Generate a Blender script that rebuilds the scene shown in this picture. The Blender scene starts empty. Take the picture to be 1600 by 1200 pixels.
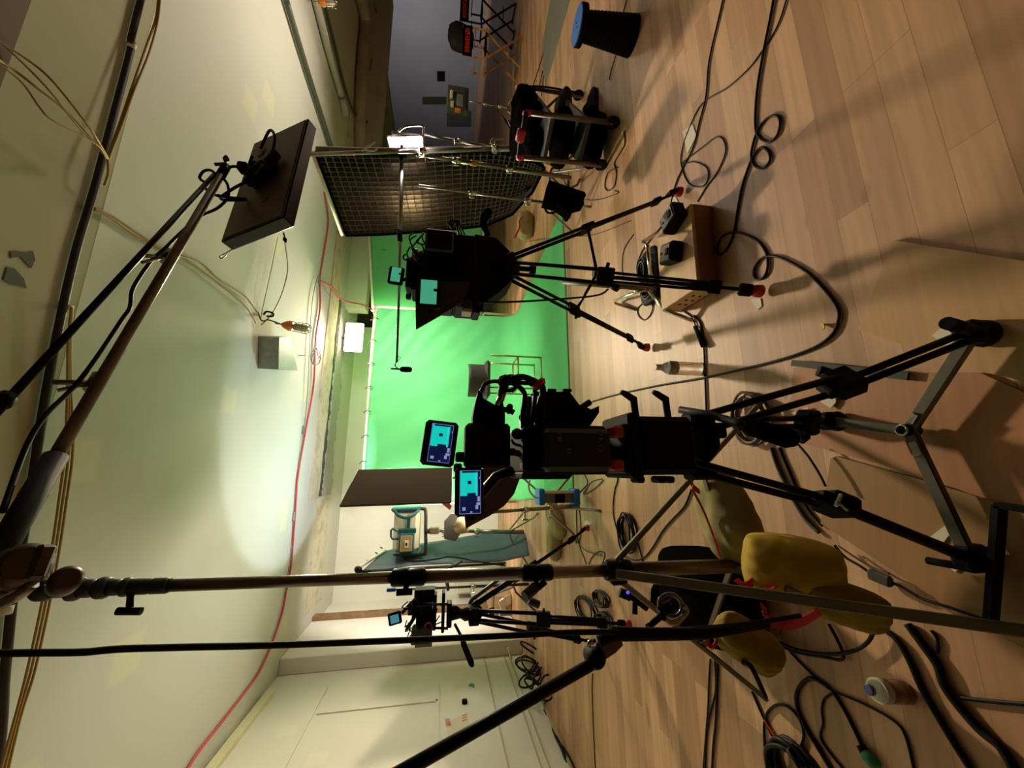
import bpy, math, random
from mathutils import Vector, Matrix
V = Vector
random.seed(7)
# ------------------------------------------------------------------ camera
FOC = 600.0; CAMH = 1.25
_p = math.radians(10); _r = math.radians(2)
_d = V((math.cos(_p)*math.cos(_r), math.cos(_p)*math.sin(_r), math.sin(_p)))   # world down, in camera axes (right, down, forward)
_D = V((-(135*_d[1]+FOC*_d[2])/_d[0], 135, FOC)).normalized()                   # room depth axis
_Z = -_d; _X = _D.cross(_Z)
RX, RY, RZ = _X, _D, _Z
def ray(px, py):
    c = V((px-800, py-600, FOC)); return V((RX.dot(c), RY.dot(c), RZ.dot(c)))
def P(px, py, Y):
    v = ray(px, py); w = v*(Y/v.y); w.z += CAMH; return w
def F(px, py, z=0.0):
    v = ray(px, py); w = v*((z-CAMH)/v.z); w.z += CAMH; return w
def W(px, py, X):
    v = ray(px, py); w = v*(X/v.x); w.z += CAMH; return w
cam = bpy.data.cameras.new('camera'); cam.sensor_fit = 'HORIZONTAL'; cam.sensor_width = 36
cam.lens = FOC/1600*36; cam.clip_start = .02; cam.clip_end = 100
camo = bpy.data.objects.new('camera', cam); bpy.context.scene.collection.objects.link(camo)
m = Matrix(((RX[0], -RX[1], -RX[2], 0), (RY[0], -RY[1], -RY[2], 0), (RZ[0], -RZ[1], -RZ[2], CAMH), (0, 0, 0, 1)))
camo.matrix_world = m
S = bpy.context.scene; S.camera = camo
S.view_settings.view_transform = 'Standard'; S.view_settings.look = 'None'
S.view_settings.exposure = 0.0; S.view_settings.gamma = 1.0; S.view_settings.use_curve_mapping = False
# ------------------------------------------------------------------ world + lights
wd = bpy.data.worlds.new('world'); S.world = wd; wd.use_nodes = True
wd.node_tree.nodes['Background'].inputs[0].default_value = (1, .85, .62, 1)
wd.node_tree.nodes['Background'].inputs[1].default_value = 0.015
def aim(o, p, t):
    o.location = p; o.rotation_euler = (V(t)-V(p)).to_track_quat('-Z', 'Y').to_euler()
def area(name, p, t, power, col, sx, sy, spread=180):
    l = bpy.data.lights.new(name, 'AREA'); l.shape = 'RECTANGLE'; l.size = sx; l.size_y = sy
    l.energy = power; l.color = col; l.spread = math.radians(spread)
    o = bpy.data.objects.new(name, l); S.collection.objects.link(o); aim(o, p, t); return o
def spot(name, p, t, power, col, deg, blend=.15, rad=.08):
    l = bpy.data.lights.new(name, 'SPOT'); l.energy = power; l.color = col; l.spot_size = math.radians(deg)
    l.spot_blend = blend; l.shadow_soft_size = rad
    o = bpy.data.objects.new(name, l); S.collection.objects.link(o); aim(o, p, t); return o
WARM = (1, .76, .48); NEUT = (1, .93, .82); COOL = (.78, .87, 1)
area('work_light_glow', P(553, 527, 7.2), (1.1, 3.6, .5), 165, (1, .80, .56), .46, .24, 118)
spot('studio_lamp_beam', P(634, 835, 5.85), (1.5, 6.5, 1.1), 58, NEUT, 150, .4, .12)
spot('studio_lamp_spill', (-.15, 5.7, 1.75), (.25, 5.75, 3.25), 105, COOL, 104, .12, .05)
spot('back_wall_fill', (-.5, 5.75, 1.9), (-1.6, 8.7, 1.4), 260, (1, .94, .88), 120, .5)  # added fill that whitens the back wall, no fixture of its own
area('green_screen_wash', (2.7, 4.6, 2.7), (1.1, 6.5, 1.3), 50, NEUT, .9, .5, 105)
area('led_panel_glow', P(640, 240, 3.1), (1.5, 2.4, .4), 12, (1, .9, .92), .2, .3)
area('right_side_fill', (6.6, 5.0, 3.05), (5.6, 4.6, 0), 28, (1, .80, .55), .5, .5)  # general warm light added on the right, no lamp stands here
area('floor_bounce_fill', (5.4, 4.2, .9), (4.4, 2.9, 3.2), 55, (1, .86, .70), .5, .5, 140)  # upward fill added to brighten the ceiling, without a real source
area('green_bounce_fill', (-.2, 4.9, .9), (-1.5, 3.4, 2.9), 36, (1, .91, .74), .7, .7, 150)  # stands in for light bounced up towards the left ceiling
area('far_wall_fill', (12.4, 9.5, 4.9), (21, 14.5, 3.2), 150, (1, .97, .97), 1.5, 1.5, 75)  # added to lift the far wall, its source is invented
# ------------------------------------------------------------------ materials
def lin(h):
    r = [int(h[i:i+2], 16)/255 for i in (0, 2, 4)]
    return tuple(((c/12.92) if c <= .04045 else ((c+.055)/1.055)**2.4) for c in r) + (1,)
MATS = {}
def mat(name, hexc, rough=.6, metal=0, noise=0, nscale=8, bump=0, emit=0, trans=0, aniso=None):
    if name in MATS: return MATS[name]
    m = bpy.data.materials.new(name); m.use_nodes = True; nt = m.node_tree; b = nt.nodes['Principled BSDF']
    col = lin(hexc)
    b.inputs['Base Color'].default_value = col; b.inputs['Roughness'].default_value = rough
    b.inputs['Metallic'].default_value = metal
    if trans: b.inputs['Transmission Weight'].default_value = trans
    if emit:
        b.inputs['Emission Color'].default_value = col; b.inputs['Emission Strength'].default_value = emit
    tc = nt.nodes.new('ShaderNodeTexCoord'); nz = nt.nodes.new('ShaderNodeTexNoise')
    nz.inputs['Scale'].default_value = nscale; nz.inputs['Detail'].default_value = 4
    nt.links.new(tc.outputs['Object'], nz.inputs['Vector'])
    mx = nt.nodes.new('ShaderNodeMix'); mx.data_type = 'RGBA'
    mr = nt.nodes.new('ShaderNodeMapRange'); mr.inputs[1].default_value = .3; mr.inputs[2].default_value = .7
    nt.links.new(nz.outputs['Fac'], mr.inputs[0]); nt.links.new(mr.outputs[0], mx.inputs[0])
    k = noise if noise else .06
    mx.inputs[6].default_value = tuple(c*(1-k) for c in col[:3])+(1,)
    mx.inputs[7].default_value = tuple(min(1, c*(1+k)) for c in col[:3])+(1,)
    nt.links.new(mx.outputs[2], b.inputs['Base Color'])
    if bump:
        bp = nt.nodes.new('ShaderNodeBump'); bp.inputs['Strength'].default_value = bump
        bp.inputs['Distance'].default_value = .01
        nt.links.new(nz.outputs['Fac'], bp.inputs['Height']); nt.links.new(bp.outputs[0], b.inputs['Normal'])
    MATS[name] = m; return m
BLK = mat('black_plastic', '0f0d0c', .68, 0, .2, 30)
BLKM = mat('black_metal', '14110f', .42, .3, .15, 20)
BLKC = mat('black_cable', '0d0a09', .55)
DGREY = mat('dark_grey_paint', '34342f', .5, .2, .1)
GREYM = mat('grey_painted_steel', '5c5b4c', .45, .4, .12)
TANM = mat('weathered_tan_tube', '6f6253', .42, .55, .2, 14)
STEEL = mat('brushed_steel', '8a8378', .3, .9, .15, 12)
CHROME = mat('chrome', 'cfcabd', .18, 1, .05)
ORANGE = mat('orange_plastic', 'd27a28', .45)
WOODH = mat('wooden_handle', '6e4526', .5, 0, .3, 20)
RED = mat('red_rubber', 'b3261d', .5)
REDW = mat('red_webbing', 'c22530', .7, 0, .1, 60)
YEL = mat('yellow_canvas', 'b89a22', .85, 0, .15, 6, .25)
KHA = mat('khaki_canvas', '847b45', .9, 0, .15, 7, .3)
GREEN = mat('green_screen_cloth', '66ca7c', .85, 0, .05, 1.5, .0)
BROWNF = mat('brown_flag_cloth', '5a4a38', .9, 0, .06, 40)
BLUEC = mat('blue_grey_canvas', '4c565e', .9, 0, .1, 5, .2)
CLOTHB = mat('black_cloth', '0e0c0b', .95, 0, .15, 9, .3)
for _m in (BLK, BLKM, BLKC, CLOTHB): _m.node_tree.nodes['Principled BSDF'].inputs['Specular IOR Level'].default_value = {BLKC: .2, CLOTHB: .0}.get(_m, .12)
WHITEP = mat('white_paint', 'd8d2c0', .6)
WHITET = mat('white_paper_tape', 'd9d2bd', .8)
CREAM = mat('cream_metal', 'c9c2a4', .5, .1)
TEAL = mat('teal_enamel', '1f4b4f', .4, .2)
BLUEP = mat('blue_plastic', '1c74cc', .75)
ROPE = mat('tan_wire_sheath', '9a7b36', .6)
REDC = mat('red_cable_sheath', 'c4454a', .55)
GALV = mat('galvanised_steel', '9b9d95', .45, .6, .12, 18)
LEATH = mat('grey_leather', '55504a', .6, 0, .2, 9)
BRASS = mat('brass_legs', 'b89f58', .35, .7)
PINEW = mat('pine_slats', 'c08447', .55, 0, .2, 12)
WALLB = mat('blue_grey_wall_paint', '7d7c80', .9, 0, .06, 1)
GLASSY = mat('clear_plastic', 'f6f3ea', .06, 0, .02, 5, 0, 0, .96)
GREENP = mat('green_plastic', '1f7a3c', .5)
MATG = mat('grey_floor_mat', '77776c', .9, 0, .08, 4)
LAMP1 = mat('lit_lamp_face', 'ffe9cc', .5, 0, .01, 1, 0, 14)
LAMP2 = mat('lit_led_tube', 'ffeef2', .5, 0, .01, 1, 0, 22)
SCY = mat('screen_cyan', '10cfc0', .4, 0, .03, 30, 0, .9)
SBL = mat('screen_dark_blue', '0d1740', .4, 0, .03, 30, 0, .8)
SPK = mat('screen_pale_lilac', '9a9fe0', .4, 0, .1, 80, 0, .7)
STE = mat('screen_dim_teal', '4bb18a', .4, 0, .03, 30, 0, .7)
SB3 = mat('screen_pale_blue', '4d97ad', .4, 0, .03, 30, 0, .55)
LEDB = mat('blue_indicator_light', '2a20ff', .4, 0, .03, 30, 0, 6)
REDT = mat('red_lettering', 'e2402c', .7)

def wood(name, c1, c2, L, Wd, grain=.25, rough=.45, bump=.05, off=(0, 0, 0), rot=0, mortar=.004):
    m = bpy.data.materials.new(name); m.use_nodes = True; nt = m.node_tree; b = nt.nodes['Principled BSDF']
    N = nt.nodes.new; tc = N('ShaderNodeTexCoord'); mp = N('ShaderNodeMapping')
    nt.links.new(tc.outputs['Object'], mp.inputs[0]); mp.inputs['Location'].default_value = off
    mp.inputs['Rotation'].default_value = (0, 0, rot)
    br = N('ShaderNodeTexBrick'); br.inputs['Scale'].default_value = 1
    br.inputs['Brick Width'].default_value = L; br.inputs['Row Height'].default_value = Wd
    br.inputs['Mortar Size'].default_value = mortar*.25; br.inputs['Mortar Smooth'].default_value = .3
    br.offset = .37; br.offset_frequency = 3; br.squash = 1
    br.inputs['Color1'].default_value = lin(c1); br.inputs['Color2'].default_value = lin(c2)
    br.inputs['Mortar'].default_value = tuple(c*.78 for c in lin(c2)[:3])+(1,)
    nt.links.new(mp.outputs[0], br.inputs['Vector'])
    mp2 = N('ShaderNodeMapping'); mp2.inputs['Scale'].default_value = (1.2, 26, 1)
    nt.links.new(mp.outputs[0], mp2.inputs[0])
    nz = N('ShaderNodeTexNoise'); nz.inputs['Scale'].default_value = 1.6; nz.inputs['Detail'].default_value = 6
    nt.links.new(mp2.outputs[0], nz.inputs['Vector'])
    nb = N('ShaderNodeTexNoise'); nb.inputs['Scale'].default_value = 1.1; nb.inputs['Detail'].default_value = 3
    nt.links.new(mp.outputs[0], nb.inputs['Vector'])
    ad = N('ShaderNodeMath'); ad.operation = 'MULTIPLY_ADD'; ad.inputs[1].default_value = .5
    nt.links.new(nb.outputs['Fac'], ad.inputs[0]); nt.links.new(nz.outputs['Fac'], ad.inputs[2])
    mr = N('ShaderNodeMapRange'); mr.inputs[1].default_value = .45; mr.inputs[2].default_value = 1.05
    mr.inputs[3].default_value = 1+grain; mr.inputs[4].default_value = 1-grain
    nt.links.new(ad.outputs[0], mr.inputs[0])
    mul = N('ShaderNodeVectorMath'); mul.operation = 'SCALE'
    nt.links.new(br.outputs['Color'], mul.inputs[0]); nt.links.new(mr.outputs[0], mul.inputs['Scale'])
    br2 = N('ShaderNodeTexBrick'); br2.inputs['Scale'].default_value = 1; br2.inputs['Brick Width'].default_value = L*1.9
    br2.inputs['Row Height'].default_value = Wd*2; br2.inputs['Mortar Size'].default_value = 0; br2.offset = .41; br2.offset_frequency = 2
    br2.inputs['Color1'].default_value = (1.08, 1.08, 1.08, 1); br2.inputs['Color2'].default_value = (.86, .84, .82, 1); br2.inputs['Mortar'].default_value = (1, 1, 1, 1)
    nt.links.new(mp.outputs[0], br2.inputs['Vector'])
    kn = N('ShaderNodeTexNoise'); kn.inputs['Scale'].default_value = 1; kn.inputs['Detail'].default_value = 1
    mp3 = N('ShaderNodeMapping'); mp3.inputs['Scale'].default_value = (4.5, 15, 1); nt.links.new(mp.outputs[0], mp3.inputs[0]); nt.links.new(mp3.outputs[0], kn.inputs['Vector'])
    kr = N('ShaderNodeMapRange'); kr.inputs[1].default_value = .70; kr.inputs[2].default_value = .78; kr.inputs[3].default_value = 1; kr.inputs[4].default_value = .66
    nt.links.new(kn.outputs['Fac'], kr.inputs[0])
    m2 = N('ShaderNodeVectorMath'); m2.operation = 'MULTIPLY'; nt.links.new(mul.outputs[0], m2.inputs[0]); nt.links.new(br2.outputs['Color'], m2.inputs[1])
    m3 = N('ShaderNodeVectorMath'); m3.operation = 'SCALE'; nt.links.new(m2.outputs[0], m3.inputs[0]); nt.links.new(kr.outputs[0], m3.inputs['Scale'])
    nt.links.new(m3.outputs[0], b.inputs['Base Color']); b.inputs['Roughness'].default_value = rough
    bp = N('ShaderNodeBump'); bp.inputs['Strength'].default_value = bump; bp.inputs['Distance'].default_value = .004
    nt.links.new(nz.outputs['Fac'], bp.inputs['Height']); nt.links.new(bp.outputs[0], b.inputs['Normal'])
    MATS[name] = m; return m
FLOORM = wood('pale_maple_planks', 'cba27a', 'a87f58', 1.1, .095, .18, .5, .03)
PLY = wood('plywood_sheet', 'b9925f', 'b08858', 9, 9, .14, .6, .05, (3, 3, 0))
APPLE = wood('wooden_crate_board', 'c8a274', 'bf9869', 9, 9, .18, .6, .05, (3, 3, 0))
APPLED = wood('wooden_crate_side', '8d5f38', '87592f', 9, 9, .2, .6, .05, (3, 3, 0))

def plaster(name, base, patch, dark, scale=.55, thr=.6, stretch=(1, 1, 1)):
    m = bpy.data.materials.new(name); m.use_nodes = True; nt = m.node_tree; b = nt.nodes['Principled BSDF']
    N = nt.nodes.new; tc = N('ShaderNodeTexCoord'); mp = N('ShaderNodeMapping')
    mp.inputs['Scale'].default_value = stretch
    nt.links.new(tc.outputs['Object'], mp.inputs[0])
    n1 = N('ShaderNodeTexNoise'); n1.inputs['Scale'].default_value = scale*1.7; n1.inputs['Detail'].default_value = 3
    vo = N('ShaderNodeTexVoronoi'); vo.distance = 'CHEBYCHEV'; vo.inputs['Scale'].default_value = scale*2.2
    n2 = N('ShaderNodeTexNoise'); n2.inputs['Scale'].default_value = 7; n2.inputs['Detail'].default_value = 6
    for n in (n1, vo, n2): nt.links.new(mp.outputs[0], n.inputs['Vector'])
    # joint-compound patches: blocky cells whose edges wobble
    add = N('ShaderNodeMath'); add.operation = 'MULTIPLY_ADD'; add.inputs[1].default_value = .10
    nt.links.new(n2.outputs['Fac'], add.inputs[0]); nt.links.new(vo.outputs['Distance'], add.inputs[2])
    r1 = N('ShaderNodeMapRange'); r1.inputs[1].default_value = .18; r1.inputs[2].default_value = .22
    r1.inputs[3].default_value = 1; r1.inputs[4].default_value = 0
    nt.links.new(add.outputs[0], r1.inputs[0])
    mx = N('ShaderNodeMix'); mx.data_type = 'RGBA'; mx.inputs[6].default_value = lin(base); mx.inputs[7].default_value = lin(patch)
    nt.links.new(r1.outputs[0], mx.inputs[0])
    r2 = N('ShaderNodeMapRange'); r2.inputs[1].default_value = thr; r2.inputs[2].default_value = thr+.16
    r2.inputs[4].default_value = .55
    nt.links.new(n1.outputs['Fac'], r2.inputs[0])
    mx2 = N('ShaderNodeMix'); mx2.data_type = 'RGBA'; mx2.inputs[7].default_value = lin(dark)
    nt.links.new(r2.outputs[0], mx2.inputs[0]); nt.links.new(mx.outputs[2], mx2.inputs[6])
    nt.links.new(mx2.outputs[2], b.inputs['Base Color']); b.inputs['Roughness'].default_value = .85
    bp = N('ShaderNodeBump'); bp.inputs['Strength'].default_value = .12; bp.inputs['Distance'].default_value = .01
    nt.links.new(n2.outputs['Fac'], bp.inputs['Height']); nt.links.new(bp.outputs[0], b.inputs['Normal'])
    MATS[name] = m; return m
CEILM = plaster('patched_ceiling_plaster', 'c6c4b8', 'd0ccb2', 'b6b19f')
WALLM = plaster('patched_wall_plaster', 'dcd4c6', 'e0d9c8', 'cbbfa6', .8)
OLDP = plaster('old_bare_plaster', 'c8bda2', 'b5a993', '9c8c74', 2.2, .5)

# ------------------------------------------------------------------ mesh builders
def cr(pts, k=6, closed=False):
    pts = [V(p) for p in pts]; n = len(pts); out = []
    if n < 3: return pts
    rng = range(n if closed else n-1)
    for i in rng:
        if closed: a, b, c, d = pts[i-1], pts[i], pts[(i+1) % n], pts[(i+2) % n]
        else: a, b, c, d = pts[max(i-1, 0)], pts[i], pts[i+1], pts[min(i+2, n-1)]
        for j in range(k):
            t = j/k
            out.append(.5*((2*b)+(c-a)*t+(2*a-5*b+4*c-d)*t*t+(3*b-a-3*c+d)*t**3))
    if not closed: out.append(pts[-1])
    return out
class MB:
    def __init__(s): s.v = []; s.f = []; s.sm = []
    def add(s, vs, fs, smooth=False):
        o = len(s.v); s.v += [V(v) for v in vs]; s.f += [tuple(i+o for i in f) for f in fs]; s.sm += [smooth]*len(fs); return s
    def tube(s, pts, r, n=10, closed=False):
        pts = [V(p) for p in pts]; N = len(pts)
        if N < 2: return s
        rs = r if isinstance(r, (list, tuple)) else [r]*N
        vs = []; prev = None
        for i in range(N):
            if closed: t = pts[(i+1) % N]-pts[i-1]
            else: t = pts[min(i+1, N-1)]-pts[max(i-1, 0)]
            if t.length < 1e-9: t = V((0, 0, 1))
            t.normalize()
            if prev is None:
                a = V((0, 0, 1)) if abs(t.z) < .9 else V((1, 0, 0)); u = t.cross(a).normalized()
            else:
                u = prev-t*prev.dot(t)
                u = u.normalized() if u.length > 1e-6 else t.cross(V((0, 0, 1))).normalized()
            prev = u; w = t.cross(u)
            for j in range(n):
                a = 2*math.pi*j/n; vs.append(pts[i]+(u*math.cos(a)+w*math.sin(a))*rs[i])
        fs = []
        for i in range(N if closed else N-1):
            i2 = (i+1) % N
            for j in range(n):
                j2 = (j+1) % n; fs.append((i*n+j, i*n+j2, i2*n+j2, i2*n+j))
        s.add(vs, fs, True)
        if not closed:
            o = len(s.v)-len(vs)
            s.f.append(tuple(o+j for j in reversed(range(n)))); s.sm.append(False)
            s.f.append(tuple(o+(N-1)*n+j for j in range(n))); s.sm.append(False)
        return s
    def rod(s, p, q, r, r2=None, n=12): return s.tube([p, q], [r, r if r2 is None else r2], n)
    def box8(s, c):
        return s.add(c, [(0, 2, 3, 1), (4, 5, 7, 6), (0, 1, 5, 4), (2, 6, 7, 3), (0, 4, 6, 2), (1, 3, 7, 5)])
    def obox(s, c, ax, ay, az, sx, sy, sz, bev=0):
        c = V(c); ax, ay, az = V(ax), V(ay), V(az)
        if bev:
            hx, hy, hz = sx/2, sy/2, sz/2; b = min(bev, hx*.9, hy*.9, hz*.9); vs = []; idx = {}
            for i in (-1, 1):
                for j in (-1, 1):
                    for k in (-1, 1):
                        idx[(i, j, k)] = len(vs)
                        vs += [c+ax*i*hx+ay*j*(hy-b)+az*k*(hz-b), c+ax*i*(hx-b)+ay*j*hy+az*k*(hz-b), c+ax*i*(hx-b)+ay*j*(hy-b)+az*k*hz]
            fs = []; g = lambda i, j, k, a: idx[(i, j, k)]+a
            for i in (-1, 1):
                fs.append([g(i, -1, -1, 0), g(i, 1, -1, 0), g(i, 1, 1, 0), g(i, -1, 1, 0)])
                fs.append([g(-1, i, -1, 1), g(-1, i, 1, 1), g(1, i, 1, 1), g(1, i, -1, 1)])
                fs.append([g(-1, -1, i, 2), g(1, -1, i, 2), g(1, 1, i, 2), g(-1, 1, i, 2)])
                for j in (-1, 1):
                    fs.append([g(i, j, -1, 0), g(i, j, 1, 0), g(i, j, 1, 1), g(i, j, -1, 1)])
                    fs.append([g(i, -1, j, 0), g(i, 1, j, 0), g(i, 1, j, 2), g(i, -1, j, 2)])
                    fs.append([g(-1, i, j, 1), g(1, i, j, 1), g(1, i, j, 2), g(-1, i, j, 2)])
                    for k in (-1, 1): fs.append([g(i, j, k, 0), g(i, j, k, 1), g(i, j, k, 2)])
            out = []
            for f in fs:
                p = [vs[q] for q in f]; nn = (p[1]-p[0]).cross(p[2]-p[0]); mid = sum(p, V())/len(p)-c
                out.append(tuple(f) if nn.dot(mid) > 0 else tuple(reversed(f)))
            return s.add(vs, out)
        cs = [c+ax*sx/2*i+ay*sy/2*j+az*sz/2*k for k in (-1, 1) for j in (-1, 1) for i in (-1, 1)]
        return s.box8([cs[0], cs[1], cs[2], cs[3], cs[4], cs[5], cs[6], cs[7]])
    def abox(s, a, b, bev=0):
        a, b = V(a), V(b); c = (a+b)/2; d = b-a
        return s.obox(c, (1, 0, 0), (0, 1, 0), (0, 0, 1), abs(d.x), abs(d.y), abs(d.z), bev)
    def pb(s, x0, y0, x1, y1, Y, th, bev=.004):
        """box seen between those bounds of the frame, its near face at depth Y, th deep, square to the room"""
        xc, yc = (x0+x1)/2, (y0+y1)/2
        X = (P(xc, y0, Y).x, P(xc, y1, Y).x); Zz = (P(x0, yc, Y).z, P(x1, yc, Y).z)
        return s.abox((min(X), Y, min(Zz)), (max(X), Y+th, max(Zz)), bev)
    def bar(s, p, q, w, t, up=(0, 0, 1), bev=0):
        p, q = V(p), V(q); d = (q-p); L = d.length; d.normalize(); u = V(up); u = (u-d*u.dot(d))
        u = u.normalized() if u.length > 1e-4 else d.orthogonal().normalized()
        return s.obox((p+q)/2, d, d.cross(u), u, L, w, t, bev)
    def prism(s, pts, ex):
        pts = [V(p) for p in pts]; ex = V(ex); n = len(pts)
        fs = [tuple(range(n)), tuple(reversed(range(n, 2*n)))]+[(i, i+n, (i+1) % n+n, (i+1) % n) for i in range(n)]
        return s.add(pts+[p+ex for p in pts], fs)
    def lathe(s, p, q, prof, n=20):
        """prof: (t along p->q, radius)"""
        p, q = V(p), V(q)
        return s.tube([p+(q-p)*t for t, _ in prof], [max(r, 1e-4) for _, r in prof], n)
    def ell(s, c, ax, ay, az, rx, ry, rz, e=1.0, nu=20, nv=12, wob=0, seed=0):
        c, ax, ay, az = V(c), V(ax), V(ay), V(az); vs = []; rd = random.Random(seed); ph = [rd.random()*6 for _ in range(6)]
        sg = lambda x, k: math.copysign(abs(x)**k, x)
        for i in range(nv+1):
            a = -math.pi/2+math.pi*i/nv
            for j in range(nu):
                b = 2*math.pi*j/nu
                x = sg(math.cos(a), e)*sg(math.cos(b), e); y = sg(math.cos(a), e)*sg(math.sin(b), e); z = sg(math.sin(a), e)
                k = 1+wob*(math.sin(3*b+ph[0]+2*a)+.6*math.sin(5*b+ph[1])*math.cos(2*a+ph[2])+.4*math.sin(7*a+ph[3]+b))
                vs.append(c+ax*x*rx*k+ay*y*ry*k+az*z*rz*k)
        fs = [(i*nu+j, i*nu+(j+1) % nu, (i+1)*nu+(j+1) % nu, (i+1)*nu+j) for i in range(nv) for j in range(nu)]
        return s.add(vs, fs, True)
    def grid(s, fn, nu, nv, smooth=True):
        vs = [fn(i/nu, j/nv) for i in range(nu+1) for j in range(nv+1)]
        fs = [(i*(nv+1)+j, (i+1)*(nv+1)+j, (i+1)*(nv+1)+j+1, i*(nv+1)+j+1) for i in range(nu) for j in range(nv)]
        return s.add(vs, fs, smooth)
    def build(s, name, material, parent=None, label=None):
        off = V((0, 0, 0)); pp = parent
        while pp is not None: off = off+pp.location; pp = pp.parent
        me = bpy.data.meshes.new(name)
        if parent is None and s.v:
            lo = V([min(v[i] for v in s.v) for i in range(3)]); hi = V([max(v[i] for v in s.v) for i in range(3)])
            off = V(((lo.x+hi.x)/2, (lo.y+hi.y)/2, lo.z))
        me.from_pydata([v-off for v in s.v], [], s.f); me.polygons.foreach_set('use_smooth', s.sm)
        me.materials.append(material); me.update()
        o = bpy.data.objects.new(name, me); S.collection.objects.link(o)
        if parent is None: o.location = off
        else: o.parent = parent
        if label: o['label'] = label
        return o
def solid(o, th, off=0):
    md = o.modifiers.new('thickness', 'SOLIDIFY'); md.thickness = th; md.offset = off; return o
def tag(o, label, cat, group=None, kind=None):
    o['label'] = label; o['category'] = cat
    if group: o['group'] = group
    if kind: o['kind'] = kind
    return o
def thing(name, loc, label, cat, group=None):
    o = bpy.data.objects.new(name, None); S.collection.objects.link(o); o.location = V(loc); o.empty_display_size = .05
    return tag(o, label, cat, group)
def struct(o): o['kind'] = 'structure'; return o
def copy_tree(o, loc, label):
    r = o.copy(); S.collection.objects.link(r); r.location = loc; r['label'] = label
    for ch in list(o.children):
        c = ch.copy(); S.collection.objects.link(c); c.parent = r
        for g in ch.children:
            d = g.copy(); S.collection.objects.link(d); d.parent = c
    return r
UX, UY, UZ = V((1, 0, 0)), V((0, 1, 0)), V((0, 0, 1))
# ================================================================== SHELL
CZ = 3.25; XL = -2.6; YB = 8.7; XR = 21.0
struct(MB().abox((XL-.6, -3, -.1), (XR, 24, 0)).build('floor', FLOORM))
# ceiling of the studio, its raised bay over the camera and the beam face between them
struct(MB().abox((XL-.3, 2.36, CZ), (11.6, YB, CZ+.15)).build('ceiling', CEILM))
RAISE = plaster('shaded_bay_plaster', 'a8a184', 'a39c7e', '8d846c', .5)  # shade of the bay painted in as a darker plaster tone
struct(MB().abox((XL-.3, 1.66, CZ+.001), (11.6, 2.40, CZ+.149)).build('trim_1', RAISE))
struct(MB().abox((XL-.3, 1.40, CZ-.10), (11.6, 1.68, CZ+.3)).build('trim_2', mat('brown_beam_paint', '6b5644', .8, 0, .1, 2)))
struct(MB().abox((XL-.3, -3, CZ+.2), (11.6, 1.45, CZ+.35)).build('trim_3', MATS['brown_beam_paint']))
struct(MB().abox((11.6, -3, 5.4), (XR, 24, 5.5)).build('trim_4', WALLB))
struct(MB().abox((11.5, -3, CZ), (11.7, 24, 5.4)).build('trim_5', OLDP))
struct(MB().abox((XL-.3, -3, 0), (XL, YB, CZ+.35)).build('wall_left', WALLM))
struct(MB().abox((XL-.3, -3.2, 0), (XR, -3, 5.4)).build('wall_front', mat('dark_brown_wall', '2a2019', .9)))
struct(MB().abox((XR, -3, 0), (XR+.2, 24, 5.4)).build('wall_right', WALLB))
xb = P(600, 513, YB).x
struct(MB().abox((XL, YB, 0), (xb, YB+.2, CZ)).build('wall_back', WALLM))
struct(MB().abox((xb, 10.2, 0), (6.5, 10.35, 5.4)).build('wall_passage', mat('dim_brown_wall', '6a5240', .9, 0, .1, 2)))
struct(MB().abox((6.5, 23.8, 0), (XR, 24, 5.4)).build('wall_far', WALLB))
struct(MB().abox((6.4, 10.2, 0), (6.55, 24, 5.4)).build('wall_inner', WALLB))
# short header with fresh plaster in front of the passage
struct(MB().abox((xb, 7.62, 2.86), (11.6, 7.9, CZ)).build('trim_6', WALLM))
# ceiling strips of older plaster and grey bare board with a ragged edge along the back
def ragged(y0, y1, x0, x1, z, th, material, name, seed, amp=.05, n=70):
    rd = random.Random(seed); a = []; b = []; e = 0
    for i in range(n+1):
        x = x0+(x1-x0)*i/n; e = e*.6+rd.uniform(-amp, amp); a.append(V((x, y0, z))); b.append(V((x, y1+e, z)))
    mb = MB()
    for i in range(n): mb.prism([a[i], a[i+1], b[i+1], b[i]], (0, 0, -th))
    return struct(mb.build(name, material))
ragged(6.60, 7.12, -.45, 7.5, CZ+.004, .016, OLDP, 'trim_8', 3, .04)
ragged(7.30, 7.78, -.42, xb-.02, CZ+.003, .02, mat('grey_board', 'aaa5a3', .9, 0, .08, 6), 'trim_9', 5, .07)
ragged(7.14, 7.24, -.42, xb-.02, CZ+.003, .022, mat('dark_crack', '4e463c', .9, 0, .2, 9), 'trim_10', 9, .045, 90)
ragged(7.05, 7.85, -2.2, -.50, CZ+.003, .014, OLDP, 'trim_7', 15, .06, 30)
# left wall: piers, recess mouldings, base boards
t = MB().abox((XL, 6.15, 0), (XL+.20, 7.45, CZ), .01); struct(t.build('trim_11', WALLM))
struct(MB().abox((XL, 7.45, 0), (XL+.26, 7.62, CZ)).build('trim_12', mat('rust_brown_post', '7d5f3e', .8, 0, .35, 7)))
struct(MB().abox((XL, 7.62, 0), (XL+.10, YB, CZ)).build('trim_13', WALLM))
struct(MB().abox((XL, 1.0, CZ-.13), (XL+.05, 5.7, CZ-.04)).build('trim_14', mat('cream_cornice', 'd9d0a8', .8, 0, .05, 4)))
mb = MB()
for a, b in (((3.4, 2.55), (5.75, 2.55)), ((3.4, 1.2), (3.4, 2.55)), ((3.4, 1.2), (5.75, 1.2)), ((5.2, 1.2), (5.2, 2.5))):
    mb.bar((XL+.004, a[0], a[1]), (XL+.004, b[0], b[1]), .035, .02, (1, 0, 0))
struct(mb.build('trim_15', WALLM))
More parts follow.
